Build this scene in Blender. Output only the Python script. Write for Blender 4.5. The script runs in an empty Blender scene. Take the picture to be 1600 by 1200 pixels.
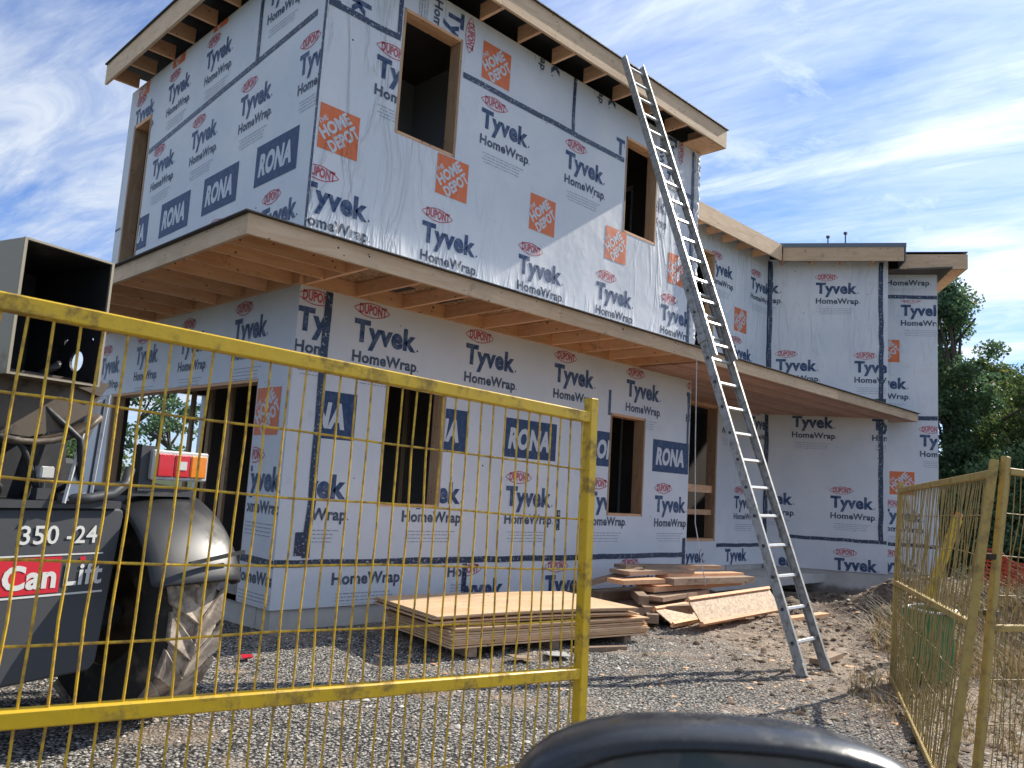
import bpy, bmesh, math, random
import numpy as np
from mathutils import Vector, Matrix
random.seed(7); rng = np.random.default_rng(11)
R = math.radians
sc = bpy.context.scene
col = sc.collection

# ------------------------------------------------------------------ camera
CAM = Vector((-4.03, -7.18, 1.5))
MX = ((0.70518083, -0.70642609, 0.06068099),      # camera right in the world
      (0.13317752, 0.04790889, -0.98993358),      # camera down
      (0.69640775, 0.70616352, 0.12786451))       # camera forward
cd = bpy.data.cameras.new('camera'); cam = bpy.data.objects.new('camera', cd); col.objects.link(cam)
r_, d_, f_ = [Vector(v) for v in MX]
cam.matrix_world = Matrix(((r_.x, -d_.x, -f_.x, CAM.x), (r_.y, -d_.y, -f_.y, CAM.y), (r_.z, -d_.z, -f_.z, CAM.z), (0, 0, 0, 1)))
cd.sensor_width = 36; cd.lens = 36 * 1267.06 / 1600; cd.clip_start = .05; cd.clip_end = 5000
cd.dof.use_dof = True; cd.dof.focus_distance = 8.5; cd.dof.aperture_fstop = 9.0
sc.camera = cam

# ------------------------------------------------------------------ light
SUN_AZ = R(-5.7); SUN_EL = R(34.5)
sc.view_settings.view_transform = 'Standard'; sc.view_settings.look = 'None'
sc.view_settings.gamma = 1; sc.view_settings.use_curve_mapping = False
sc.view_settings.exposure = 1.05
W = bpy.data.worlds.new('World'); sc.world = W; W.use_nodes = True
nt = W.node_tree; N = nt.nodes; Lk = nt.links
for n in list(N): N.remove(n)
def nd(nt, typ, **kw):
    n = nt.nodes.new(typ)
    for k, v in kw.items():
        if k.startswith('i_'):
            key = k[2:]
            n.inputs[int(key) if key.isdigit() else key.replace('_', ' ')].default_value = v
        else: setattr(n, k, v)
    return n
def math_n(nt, op, a, b=None, c=None, clamp=False):
    n = nt.nodes.new('ShaderNodeMath'); n.operation = op; n.use_clamp = clamp
    for i, v in enumerate((a, b, c)):
        if v is None: continue
        if isinstance(v, (int, float)): n.inputs[i].default_value = v
        else: nt.links.new(v, n.inputs[i])
    return n.outputs[0]
def ramp(nt, fac, stops):
    n = nt.nodes.new('ShaderNodeValToRGB'); e = n.color_ramp.elements
    while len(e) < len(stops): e.new(0.5)
    for el, (p, c) in zip(e, stops):
        el.position = p; el.color = (*c, 1) if len(c) == 3 else c
    if fac is not None: nt.links.new(fac, n.inputs[0])
    return n.outputs[0]
def mix(nt, fac, a, b, blend='MIX'):
    n = nt.nodes.new('ShaderNodeMix'); n.data_type = 'RGBA'; n.blend_type = blend
    for sock, v in ((n.inputs[0], fac), (n.inputs[6], a), (n.inputs[7], b)):
        if isinstance(v, (int, float)): sock.default_value = v
        elif isinstance(v, tuple): sock.default_value = (*v, 1) if len(v) == 3 else v
        else: nt.links.new(v, sock)
    return n.outputs[2]

def maprange(nt, v, a, b, c=0., d=1.):
    n = nd(nt, 'ShaderNodeMapRange', interpolation_type='SMOOTHSTEP'); nt.links.new(v, n.inputs[0])
    for i, x in enumerate((a, b, c, d)): n.inputs[i + 1].default_value = x
    return n.outputs[0]

sky = nd(nt, 'ShaderNodeTexSky', sky_type='NISHITA', sun_disc=False, sun_elevation=SUN_EL, sun_rotation=R(90) - SUN_AZ,
         altitude=100, air_density=0.85, dust_density=0.1, ozone_density=3.0)
tc = nd(nt, 'ShaderNodeTexCoord')
sep = nd(nt, 'ShaderNodeSeparateXYZ'); Lk.new(tc.outputs['Generated'], sep.inputs[0])
den = math_n(nt, 'ADD', math_n(nt, 'MAXIMUM', sep.outputs[2], 0.0), 0.13)
px = math_n(nt, 'DIVIDE', sep.outputs[0], den); py = math_n(nt, 'DIVIDE', sep.outputs[1], den)
cmb = nd(nt, 'ShaderNodeCombineXYZ'); Lk.new(px, cmb.inputs[0]); Lk.new(py, cmb.inputs[1])
def cloud(rotz, scale, nscale, detail, rough, lo, hi, dist=0.0, off=(0, 0, 0)):
    m0 = nd(nt, 'ShaderNodeMapping'); m0.inputs['Rotation'].default_value = (0, 0, rotz)
    Lk.new(cmb.outputs[0], m0.inputs[0])
    m = nd(nt, 'ShaderNodeMapping'); m.inputs['Scale'].default_value = scale; m.inputs['Location'].default_value = off
    Lk.new(m0.outputs[0], m.inputs[0])
    t = nd(nt, 'ShaderNodeTexNoise'); t.inputs['Scale'].default_value = nscale; t.inputs['Detail'].default_value = detail
    t.inputs['Roughness'].default_value = rough; t.inputs['Distortion'].default_value = dist
    Lk.new(m.outputs[0], t.inputs['Vector'])
    mr = nd(nt, 'ShaderNodeMapRange', interpolation_type='SMOOTHSTEP'); mr.inputs[1].default_value = lo; mr.inputs[2].default_value = hi
    Lk.new(t.outputs[0], mr.inputs[0]); return mr.outputs[0]
SROT = R(-98)
streak = cloud(SROT, (0.30, 1.5, 1), 1.5, 10, 0.62, 0.40, 0.62, 0.3, (.4, .9, 0))
fine = cloud(SROT, (0.8, 2.8, 1), 2.0, 11, 0.66, 0.32, 0.68, 0.8, (3, 1, 0))
body = cloud(SROT, (0.45, 0.8, 1), 0.9, 9, 0.6, 0.38, 0.56, 0.2, (1.7, 4.2, 0))
puff = cloud(0.3, (1.0, 1.3, 1), 1.7, 12, 0.68, 0.44, 0.66, 0.2, (5, 2, 0))
s1 = math_n(nt, 'MULTIPLY', streak, math_n(nt, 'MULTIPLY_ADD', fine, 0.65, 0.42))
s2 = math_n(nt, 'MULTIPLY', body, math_n(nt, 'ADD', math_n(nt, 'MULTIPLY_ADD', streak, 0.60, 0.28), math_n(nt, 'MULTIPLY', fine, .28)))
s3 = math_n(nt, 'MULTIPLY', puff, 0.62)
cover = math_n(nt, 'MAXIMUM', math_n(nt, 'MAXIMUM', s1, s2), s3)
hz = maprange(nt, sep.outputs[2], .30, .02)
cover = math_n(nt, 'MAXIMUM', cover, math_n(nt, 'MULTIPLY', hz, .62))
cover = math_n(nt, 'MULTIPLY_ADD', cover, 0.92, 0.08, clamp=True)
# thin cloud scatters forward: brighter towards the sun
SD = Vector((math.cos(SUN_AZ) * math.cos(SUN_EL), math.sin(SUN_AZ) * math.cos(SUN_EL), math.sin(SUN_EL)))
dot = nd(nt, 'ShaderNodeVectorMath', operation='DOT_PRODUCT'); dot.inputs[1].default_value = SD
Lk.new(tc.outputs['Generated'], dot.inputs[0])
glow = math_n(nt, 'POWER', math_n(nt, 'MAXIMUM', dot.outputs['Value'], 0.0), 3.0)
cb = math_n(nt, 'MULTIPLY_ADD', glow, 2.8, 3.9)
cl = nd(nt, 'ShaderNodeVectorMath', operation='SCALE'); cl.inputs[0].default_value = (0.86, 0.96, 1.12); Lk.new(cb, cl.inputs['Scale'])
blue = mix(nt, 1.0, sky.outputs[0], (0.27, 0.52, 0.82), 'MULTIPLY')
skyc = mix(nt, cover, blue, cl.outputs[0])
bg = nd(nt, 'ShaderNodeBackground'); bg.inputs[1].default_value = 0.105; Lk.new(skyc, bg.inputs[0])
wo = nd(nt, 'ShaderNodeOutputWorld'); Lk.new(bg.outputs[0], wo.inputs[0])

sl = bpy.data.lights.new('sun', 'SUN'); sl.energy = 3.6; sl.angle = R(0.5); sl.color = (1.0, 0.93, 0.82)
so = bpy.data.objects.new('sun', sl); col.objects.link(so); so.rotation_euler = (-SD).to_track_quat('-Z', 'Y').to_euler()
so.location = (20, -4, 20)

# ------------------------------------------------------------------ materials
def mat(name, base=(.5, .5, .5), rough=.7, metal=0.0, spec=.5):
    m = bpy.data.materials.new(name); m.use_nodes = True
    b = m.node_tree.nodes['Principled BSDF']
    b.inputs['Base Color'].default_value = (*base, 1); b.inputs['Roughness'].default_value = rough
    b.inputs['Metallic'].default_value = metal; b.inputs['Specular IOR Level'].default_value = spec
    return m, m.node_tree, b
def noise(nt, scale, detail=4, rough=.6, vec=None, dist=0, mscale=None, mrot=None):
    if vec is None:
        t = nd(nt, 'ShaderNodeTexCoord'); vec = t.outputs['Object']
    if mscale or mrot:
        mp = nd(nt, 'ShaderNodeMapping')
        if mscale: mp.inputs['Scale'].default_value = mscale
        if mrot: mp.inputs['Rotation'].default_value = mrot
        nt.links.new(vec, mp.inputs[0]); vec = mp.outputs[0]
    n = nd(nt, 'ShaderNodeTexNoise'); n.inputs['Scale'].default_value = scale; n.inputs['Detail'].default_value = detail
    n.inputs['Roughness'].default_value = rough; n.inputs['Distortion'].default_value = dist
    nt.links.new(vec, n.inputs['Vector']); return n.outputs[0]
def bump(nt, b, h, strength=.3, dist=.02, normal=None):
    n = nd(nt, 'ShaderNodeBump'); n.inputs['Strength'].default_value = strength; n.inputs['Distance'].default_value = dist
    nt.links.new(h, n.inputs['Height'])
    if normal is not None: nt.links.new(normal, n.inputs['Normal'])
    if b is not None: nt.links.new(n.outputs[0], b.inputs['Normal'])
    return n.outputs[0]
def geo_pos(nt):
    g = nd(nt, 'ShaderNodeNewGeometry'); return g.outputs['Position']
def wrap_bump(nt, b, amt=1.0):
    P = geo_pos(nt)
    s = nd(nt, 'ShaderNodeSeparateXYZ'); nt.links.new(P, s.inputs[0])
    broad = noise(nt, 1.3, 3, .5, P)
    crease = noise(nt, 1.1, 3, .5, P, .5, (1.2, 1.2, .7), (0, .5, 0))
    ridge = math_n(nt, 'ABSOLUTE', math_n(nt, 'SUBTRACT', crease, .5))
    ridge = math_n(nt, 'POWER', math_n(nt, 'SUBTRACT', 1.0, math_n(nt, 'MULTIPLY', ridge, 6.0, clamp=True)), 3.0)
    # loose, strongly folded sheet near the upper corner of the front wall
    fold = noise(nt, 1.5, 4, .5, P, 1.0, (2.0, 2.0, .42), (0, -.55, 0))
    fr = math_n(nt, 'ABSOLUTE', math_n(nt, 'SUBTRACT', fold, .5))
    fr = math_n(nt, 'POWER', math_n(nt, 'SUBTRACT', 1.0, math_n(nt, 'MULTIPLY', fr, 9.0, clamp=True)), 1.6)
    mask = math_n(nt, 'MULTIPLY', maprange(nt, s.outputs[0], 3.3, .3), maprange(nt, s.outputs[2], 3.4, 3.7))
    mask = math_n(nt, 'MULTIPLY', mask, maprange(nt, s.outputs[1], .04, .0))
    mask2 = math_n(nt, 'MULTIPLY', maprange(nt, s.outputs[0], 5.0, 7.0), maprange(nt, s.outputs[2], 4.2, 4.6))
    mask = math_n(nt, 'MAXIMUM', mask, math_n(nt, 'MULTIPLY', mask2, .55))
    # slack at the bottom hem above the canopy
    hem = math_n(nt, 'MULTIPLY', maprange(nt, s.outputs[2], 4.35, 3.95), maprange(nt, s.outputs[2], 3.5, 3.6))
    mask = math_n(nt, 'MAXIMUM', mask, math_n(nt, 'MULTIPLY', hem, .28))
    h = math_n(nt, 'ADD', math_n(nt, 'MULTIPLY', broad, .5), math_n(nt, 'MULTIPLY', ridge, .02))
    h = math_n(nt, 'ADD', h, math_n(nt, 'MULTIPLY', math_n(nt, 'MULTIPLY', fr, mask), .55))
    micro = noise(nt, 38, 3, .6, P)
    h = math_n(nt, 'ADD', h, math_n(nt, 'MULTIPLY', micro, .012))
    bump(nt, b, h, .75 * amt, .06)
    return s, mask, fr

wrapm, nt, b = mat('house wrap', rough=.6, spec=.22)
s, mask, fr = wrap_bump(nt, b)
P = geo_pos(nt)
c = mix(nt, maprange(nt, noise(nt, .9, 5, .6, P), .35, .7), (.66, .68, .70), (.75, .75, .745))
v = nd(nt, 'ShaderNodeTexVoronoi'); v.inputs['Scale'].default_value = 2.6; nt.links.new(P, v.inputs['Vector'])   # staple heads
dots = maprange(nt, v.outputs['Distance'], .028, .036)
c = mix(nt, dots, (.12, .11, .10), c)
c = mix(nt, math_n(nt, 'MULTIPLY', maprange(nt, noise(nt, 6, 6, .7, P), .56, .75), .25), c, (.36, .33, .30))
nt.links.new(c, b.inputs['Base Color'])

def ink(name, colr, fade=.35):
    m, nt, b = mat(name, colr, .5, 0, .3); wrap_bump(nt, b)
    P = geo_pos(nt)
    f = maprange(nt, noise(nt, 14, 5, .7, P), .35, .8)
    c = mix(nt, math_n(nt, 'MULTIPLY', f, fade), colr, (.52, .54, .58)); nt.links.new(c, b.inputs['Base Color'])
    return m
INK = dict(blue=ink('blue print', (.018, .052, .14)), dark=ink('dark print', (.035, .055, .095), .4),
           red=ink('red print', (.55, .06, .075), .45), orange=ink('orange print', (.74, .17, .045), .12),
           navy=ink('navy print', (.022, .05, .13), .12), white=ink('white print', (.60, .62, .64), .05),
           grey=ink('grey print', (.26, .30, .36), .3))

tapem, nt, b = mat('seam tape', rough=.35)
P = geo_pos(nt)
n1 = noise(nt, 1.0, 2, .9, P, 0, (26, 26, 30))
c = mix(nt, maprange(nt, n1, .60, .64), (.018, .035, .075), (.40, .43, .48)); nt.links.new(c, b.inputs['Base Color'])
bump(nt, b, noise(nt, 22, 4, .6, P, 1.0), .5, .01)

def wood_mat(name, c1, c2, axis_scale=(1, 1, 1), grain=14, rough=.7, knots=True, dirt=.25):
    m, nt, b = mat(name, c1, rough, 0, .3)
    P = nd(nt, 'ShaderNodeTexCoord').outputs['Object']
    oi = nd(nt, 'ShaderNodeObjectInfo')
    ad = nd(nt, 'ShaderNodeVectorMath', operation='ADD'); nt.links.new(P, ad.inputs[0])
    sc_ = nd(nt, 'ShaderNodeVectorMath', operation='SCALE'); sc_.inputs[0].default_value = (7.3, 5.1, 3.7)
    nt.links.new(oi.outputs['Random'], sc_.inputs['Scale']); nt.links.new(sc_.outputs[0], ad.inputs[1]); P = ad.outputs[0]
    g = noise(nt, grain, 6, .65, P, 1.2, axis_scale)
    c = mix(nt, maprange(nt, g, .3, .72), c1, c2)
    big = noise(nt, 1.7, 4, .6, P)
    c = mix(nt, math_n(nt, 'MULTIPLY', maprange(nt, big, .45, .75), dirt), c, tuple(x * .45 for x in c1))
    if knots:
        v = nd(nt, 'ShaderNodeTexVoronoi'); v.inputs['Scale'].default_value = 3.3; v.inputs['Randomness'].default_value = 1
        nt.links.new(P, v.inputs['Vector'])
        c = mix(nt, maprange(nt, v.outputs['Distance'], .07, .035), c, (.10, .045, .02))
    v2 = nd(nt, 'ShaderNodeTexVoronoi'); v2.inputs['Scale'].default_value = 9; nt.links.new(P, v2.inputs['Vector'])
    c = mix(nt, maprange(nt, v2.outputs['Distance'], .10, .07), c, (.06, .04, .03))
    st = noise(nt, 5, 7, .75, P)
    c = mix(nt, math_n(nt, 'MULTIPLY', maprange(nt, st, .58, .68), .45), c, tuple(x*.35 for x in c2))
    rv = math_n(nt, 'MULTIPLY_ADD', oi.outputs['Random'], .35, .8)
    vm = nd(nt, 'ShaderNodeVectorMath', operation='SCALE'); nt.links.new(c, vm.inputs[0]); nt.links.new(rv, vm.inputs['Scale'])
    nt.links.new(vm.outputs[0], b.inputs['Base Color'])
    bump(nt, b, g, .35, .01)
    return m
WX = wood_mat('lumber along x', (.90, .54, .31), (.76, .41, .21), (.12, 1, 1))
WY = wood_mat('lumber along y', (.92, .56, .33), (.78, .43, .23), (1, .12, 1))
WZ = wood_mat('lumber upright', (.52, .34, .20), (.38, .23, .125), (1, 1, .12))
FAS = wood_mat('fascia lumber', (.76, .55, .35), (.64, .43, .25), (.12, .12, 1), dirt=.3)
PLK = wood_mat('soffit plank', (.62, .38, .26), (.48, .27, .18), (.1, 1, 1), 10)
PLY = wood_mat('plywood', (.82, .58, .36), (.68, .43, .235), (.3, 1, 3), 8, dirt=.3)
OLD = wood_mat('weathered boards', (.40, .29, .20), (.25, .17, .115), (.2, 1, 1), 10, dirt=.5)
osbm, nt, b = mat('osb', rough=.65)
P = nd(nt, 'ShaderNodeTexCoord').outputs['Object']
v = nd(nt, 'ShaderNodeTexVoronoi'); v.inputs['Scale'].default_value = 38; nt.links.new(P, v.inputs['Vector'])
c = ramp(nt, nd(nt, 'ShaderNodeSeparateColor').outputs[0], [(0, (.5, .3, .15)), (1, (.6, .4, .2))])
sepc = nd(nt, 'ShaderNodeSeparateColor'); nt.links.new(v.outputs['Color'], sepc.inputs[0])
c = ramp(nt, sepc.outputs[0], [(0, (.22, .12, .06)), (.5, (.42, .26, .13)), (1, (.56, .38, .22))])
nt.links.new(c, b.inputs['Base Color']); bump(nt, b, sepc.outputs[1], .3, .004)
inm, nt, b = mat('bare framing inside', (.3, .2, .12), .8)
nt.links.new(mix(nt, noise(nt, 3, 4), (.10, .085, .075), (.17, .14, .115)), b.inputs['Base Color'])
felt, nt, b = mat('black roofing felt', (.035, .037, .042), .6)
bump(nt, b, noise(nt, 20, 4), .5, .01)
flash, nt, b = mat('grey drip edge', (.14, .16, .17), .4, .4)
conc, nt, b = mat('concrete', rough=.85)
P = geo_pos(nt)
c = mix(nt, maprange(nt, noise(nt, 1.6, 6, .65, P), .3, .7), (.46, .43, .38), (.60, .56, .50))
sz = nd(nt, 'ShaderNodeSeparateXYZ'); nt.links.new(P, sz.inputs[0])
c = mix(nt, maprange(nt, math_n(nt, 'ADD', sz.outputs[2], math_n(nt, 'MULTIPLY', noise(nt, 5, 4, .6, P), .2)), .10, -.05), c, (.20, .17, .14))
nt.links.new(c, b.inputs['Base Color']); bump(nt, b, noise(nt, 30, 5, .6, P), .4, .01)

def painted(name, c1, c2, rough=.45, nscale=9, thr=(.52, .66), metal=0., bmp=.25, spec=.5):
    m, nt, b = mat(name, c1, rough, metal, spec)
    P = nd(nt, 'ShaderNodeTexCoord').outputs['Object']
    n = noise(nt, nscale, 7, .68, P)
    f = maprange(nt, n, *thr)
    nt.links.new(mix(nt, f, c1, c2), b.inputs['Base Color'])
    nt.links.new(math_n(nt, 'MULTIPLY_ADD', f, .35, rough), b.inputs['Roughness'])
    bump(nt, b, n, bmp, .006)
    return m
YEL = painted('yellow paint', (.66, .42, .012), (.27, .17, .03), .42, 11, (.47, .66))
YELW = painted('yellow wire coating', (.72, .44, .02), (.34, .20, .04), .45, 26, (.42, .66))
TAN = painted('faded yellow paint', (.42, .29, .07), (.24, .16, .06), .55, 14, (.45, .7))
TANW = painted('faded yellow wire', (.30, .22, .07), (.16, .12, .05), .6, 22, (.45, .7))
ALU = painted('aluminium', (.38, .375, .35), (.21, .20, .18), .45, 16, (.42, .7), .5)
RUNG = painted('aluminium rung', (.56, .55, .52), (.33, .31, .28), .35, 25, (.5, .8), .6)
BLKP = painted('black plastic', (.014, .015, .018), (.07, .065, .058), .55, 5, (.5, .75))
STEEL = painted('dark painted steel', (.035, .038, .042), (.11, .075, .05), .5, 4, (.56, .72))
PLATE = painted('charcoal counterweight', (.045, .049, .055), (.20, .11, .055), .55, 3.4, (.66, .74))
CREAM = painted('cream boom paint', (.30, .26, .18), (.16, .12, .07), .5, 5, (.55, .75))
BROWN = painted('grimy boom steel', (.09, .065, .04), (.03, .025, .02), .5, 6, (.45, .65))
RUB = painted('dusty tyre rubber', (.48, .40, .31), (.20, .16, .13), .85, 7, (.42, .62), bmp=.7)
RUBD = painted('tyre sidewall', (.03, .028, .026), (.16, .13, .10), .85, 4, (.5, .7))
CHROME = painted('chipped white housing', (.55, .55, .53), (.30, .29, .27), .4, 20, (.5, .7), .2)
def lens_mat(name, c):
    m, nt, b = mat(name, c, .18, 0, .6); b.inputs['Coat Weight'].default_value = .5
    w = nd(nt, 'ShaderNodeTexWave'); w.inputs['Scale'].default_value = 40
    bump(nt, b, w.outputs[0], .3, .003); return m
LRED = lens_mat('red lens', (.62, .02, .03)); LAMB = lens_mat('amber lens', (.85, .25, .01)); LCLR = lens_mat('clear lens', (.6, .6, .55))
SRED, _, _ = mat('red sticker', (.55, .015, .03), .4); SWHT = painted('white lettering', (.62, .62, .58), (.34, .32, .29), .5, 18, (.6, .8))
GLS, nt, b = mat('smoky plastic sheet', (.09, .10, .115), .12, 0, .8); b.inputs['Alpha'].default_value = 1
b.inputs['Coat Weight'].default_value = .6
MGL, nt, b = mat('mirror glass', (.045, .068, .076), .05, 0, 1.0)
MHS = painted('mirror housing plastic', (.016, .017, .019), (.05, .048, .044), .26, 30, (.5, .8), 0, .08)
CARP, nt, b = mat('dark car paint', (.02, .022, .028), .2, 0, .6); b.inputs['Coat Weight'].default_value = .7
OFEN = painted('orange plastic netting', (.62, .085, .03), (.40, .07, .04), .6, 6)
GRN = painted('green plastic sack', (.03, .16, .06), (.07, .24, .10), .4, 7, (.4, .6), bmp=.8)
barkm, nt, b = mat('bark', (.085, .065, .05), .9); bump(nt, b, noise(nt, 14, 5, .6, None, 0, (1, 1, .2)), .8, .03)
def leaf_mat(name, c1, c2, c3, p3=.94):
    m, nt, b = mat(name, c1, .55, 0, .25)
    g = nd(nt, 'ShaderNodeNewGeometry')
    c = ramp(nt, g.outputs['Random Per Island'], [(0, c1), (.55, c2), (p3, c2), (min(p3 + .03, 1), c3)])
    nt.links.new(c, b.inputs['Base Color'])
    tr = nd(nt, 'ShaderNodeBsdfTranslucent')
    hs = nd(nt, 'ShaderNodeHueSaturation'); hs.inputs['Value'].default_value = 1.5; hs.inputs['Saturation'].default_value = 1.1
    nt.links.new(c, hs.inputs['Color']); nt.links.new(hs.outputs[0], tr.inputs[0])
    mx = nd(nt, 'ShaderNodeMixShader'); mx.inputs[0].default_value = .35
    out = nt.nodes['Material Output']
    nt.links.new(b.outputs[0], mx.inputs[1]); nt.links.new(tr.outputs[0], mx.inputs[2]); nt.links.new(mx.outputs[0], out.inputs[0])
    return m
LF1 = leaf_mat('dark leaves', (.045, .09, .055), (.10, .165, .08), (.22, .13, .03), .98)
LF2 = leaf_mat('light leaves', (.05, .085, .03), (.10, .14, .05), (.24, .20, .06), .96)
STRAW = leaf_mat('dry straw', (.16, .115, .06), (.27, .20, .11), (.08, .10, .03), .85)
# ground
gm, nt, b = mat('ground', rough=.9, spec=.2)
P = geo_pos(nt); sg = nd(nt, 'ShaderNodeSeparateXYZ'); nt.links.new(P, sg.inputs[0])
v = nd(nt, 'ShaderNodeTexVoronoi'); v.inputs['Scale'].default_value = 46; nt.links.new(P, v.inputs['Vector'])
sp = nd(nt, 'ShaderNodeSeparateColor'); nt.links.new(v.outputs['Color'], sp.inputs[0])
grav = ramp(nt, sp.outputs[0], [(0, (.13, .12, .11)), (.4, (.28, .265, .24)), (.75, (.42, .395, .355)), (1, (.62, .58, .51))])
grav = mix(nt, maprange(nt, v.outputs['Distance'], .35, .6), grav, (.04, .038, .035))
dirt = ramp(nt, noise(nt, 5, 8, .7, P), [(.3, (.13, .10, .075)), (.5, (.29, .225, .17)), (.7, (.50, .41, .32))])
edge = math_n(nt, 'ADD', sg.outputs[0], math_n(nt, 'MULTIPLY', sg.outputs[1], -.75))   # dirt takes over to the right and front
edge = math_n(nt, 'ADD', edge, math_n(nt, 'MULTIPLY', noise(nt, .8, 6, .65, P), 2.6))
fd = maprange(nt, edge, 6.1, 7.7)
patch = maprange(nt, noise(nt, 1.3, 7, .7, P), .52, .60)
fd = math_n(nt, 'MAXIMUM', fd, math_n(nt, 'MULTIPLY', patch, .8))
grass = ramp(nt, noise(nt, 3, 6, .7, P), [(.3, (.03, .05, .018)), (.7, (.09, .10, .04))])
far = nd(nt, 'ShaderNodeVectorMath', operation='LENGTH'); nt.links.new(P, far.inputs[0])
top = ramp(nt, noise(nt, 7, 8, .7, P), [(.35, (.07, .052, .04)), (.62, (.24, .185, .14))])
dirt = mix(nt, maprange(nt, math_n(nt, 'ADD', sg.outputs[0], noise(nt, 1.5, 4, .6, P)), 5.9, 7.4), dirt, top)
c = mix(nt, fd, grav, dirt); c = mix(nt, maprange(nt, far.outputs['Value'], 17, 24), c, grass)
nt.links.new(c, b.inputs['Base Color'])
h = math_n(nt, 'ADD', math_n(nt, 'MULTIPLY', v.outputs['Distance'], -.55), math_n(nt, 'MULTIPLY', noise(nt, 11, 8, .7, P), 1.2))
bump(nt, b, h, .9, .03)
stonem, nt, b = mat('gravel stones', rough=.85, spec=.25)
g = nd(nt, 'ShaderNodeNewGeometry')
nt.links.new(ramp(nt, g.outputs['Random Per Island'], [(0, (.12, .115, .105)), (.4, (.29, .275, .25)), (.75, (.45, .425, .38)), (.93, (.66, .62, .54)), (1, (.46, .33, .22))]), b.inputs['Base Color'])
soilm, nt, b = mat('soil clods', rough=.95, spec=.1)
g = nd(nt, 'ShaderNodeNewGeometry')
nt.links.new(ramp(nt, g.outputs['Random Per Island'], [(0, (.07, .05, .035)), (.6, (.19, .14, .10)), (1, (.40, .33, .25))]), b.inputs['Base Color'])

# ------------------------------------------------------------------ helpers
def link(o, parent=None):
    col.objects.link(o)
    if parent is not None: o.parent = parent
    return o
def tag(o, label=None, cat=None, group=None, kind=None):
    if label: o['label'] = label
    if cat: o['category'] = cat
    if group: o['group'] = group
    if kind: o['kind'] = kind
    return o
def empty(name, loc, label=None, cat=None, group=None):
    o = bpy.data.objects.new(name, None); o.location = loc; o.empty_display_size = .2; link(o)
    return tag(o, label, cat, group)
def local(parent, p):     # parents here carry only a translation
    return p
class MB:
    def __init__(s): s.v = []; s.f = []; s.m = []
    def add(s, vs, fs, mi=0):
        o = len(s.v); s.v += [tuple(x) for x in vs]; s.f += [tuple(i + o for i in f) for f in fs]; s.m += [mi] * len(fs)
    def box(s, lo, hi, mi=0, M=None):
        x0, y0, z0 = lo; x1, y1, z1 = hi
        vs = [Vector(p) for p in ((x0,y0,z0),(x1,y0,z0),(x1,y1,z0),(x0,y1,z0),(x0,y0,z1),(x1,y0,z1),(x1,y1,z1),(x0,y1,z1))]
        if M is not None: vs = [M @ p for p in vs]
        s.add(vs, [(0,3,2,1),(4,5,6,7),(0,1,5,4),(1,2,6,5),(2,3,7,6),(3,0,4,7)], mi)
    def prism(s, pts, z0, z1, mi=0, M=None):    # pts counter-clockwise in the xy plane
        n = len(pts); vs = [Vector((x, y, z0)) for x, y in pts] + [Vector((x, y, z1)) for x, y in pts]
        if M is not None: vs = [M @ p for p in vs]
        s.add(vs, [tuple(reversed(range(n))), tuple(range(n, 2*n))] + [(i, (i+1) % n, n + (i+1) % n, n + i) for i in range(n)], mi)
    def beam(s, a, b, w, h, up=(0, 0, 1), mi=0):
        a = Vector(a); b = Vector(b); d = (b - a).normalized(); u = Vector(up); u = (u - d * u.dot(d)).normalized(); r = d.cross(u)
        vs = [p + r * sx * w / 2 + u * sy * h / 2 for p in (a, b) for sx, sy in ((-1,-1),(1,-1),(1,1),(-1,1))]
        s.add(vs, [(0,1,2,3),(7,6,5,4),(0,4,5,1),(1,5,6,2),(2,6,7,3),(3,7,4,0)], mi)
    def tube(s, pts, r, n=8, mi=0, cap=True):
        pts = [Vector(p) for p in pts]; rr = r if isinstance(r, (list, tuple)) else [r] * len(pts); base = len(s.v)
        d0 = (pts[1] - pts[0]).normalized(); ref = Vector((0, 0, 1)) if abs(d0.z) < .9 else Vector((1, 0, 0))
        for i, p in enumerate(pts):
            d = (pts[min(i+1, len(pts)-1)] - pts[max(i-1, 0)]).normalized()
            u = (ref - d * ref.dot(d)).normalized(); w = d.cross(u)
            for k in range(n):
                a = 2 * math.pi * k / n; s.v.append(tuple(p + (u * math.cos(a) + w * math.sin(a)) * rr[i]))
        for i in range(len(pts) - 1):
            for k in range(n):
                s.f.append((base+i*n+k, base+i*n+(k+1) % n, base+(i+1)*n+(k+1) % n, base+(i+1)*n+k)); s.m.append(mi)
        if cap:
            s.f.append(tuple(base + k for k in reversed(range(n)))); s.m.append(mi)
            e = base + (len(pts)-1) * n; s.f.append(tuple(e + k for k in range(n))); s.m.append(mi)
    def mesh(s, name, mats, smooth=False):
        me = bpy.data.meshes.new(name); me.from_pydata(s.v, [], s.f)
        for m in (mats if isinstance(mats, (list, tuple)) else [mats]): me.materials.append(m)
        if any(s.m): me.polygons.foreach_set('material_index', s.m)
        if smooth: me.polygons.foreach_set('use_smooth', [True] * len(s.f))
        bm = bmesh.new(); bm.from_mesh(me); bmesh.ops.recalc_face_normals(bm, faces=bm.faces); bm.to_mesh(me); bm.free()
        me.update(); return me
    def build(s, name, mats, parent=None, smooth=False, bevel=0):
        o = bpy.data.objects.new(name, s.mesh(name, mats, smooth)); link(o, parent)
        if parent is not None and parent.type == 'EMPTY': o.matrix_parent_inverse = parent_inv(parent)
        if bevel:
            md = o.modifiers.new('bevel', 'BEVEL'); md.width = bevel; md.segments = 1; md.limit_method = 'ANGLE'
        return o
def parent_inv(p): return (Matrix.LocRotScale(p.location, p.rotation_euler, p.scale)).inverted()
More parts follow.
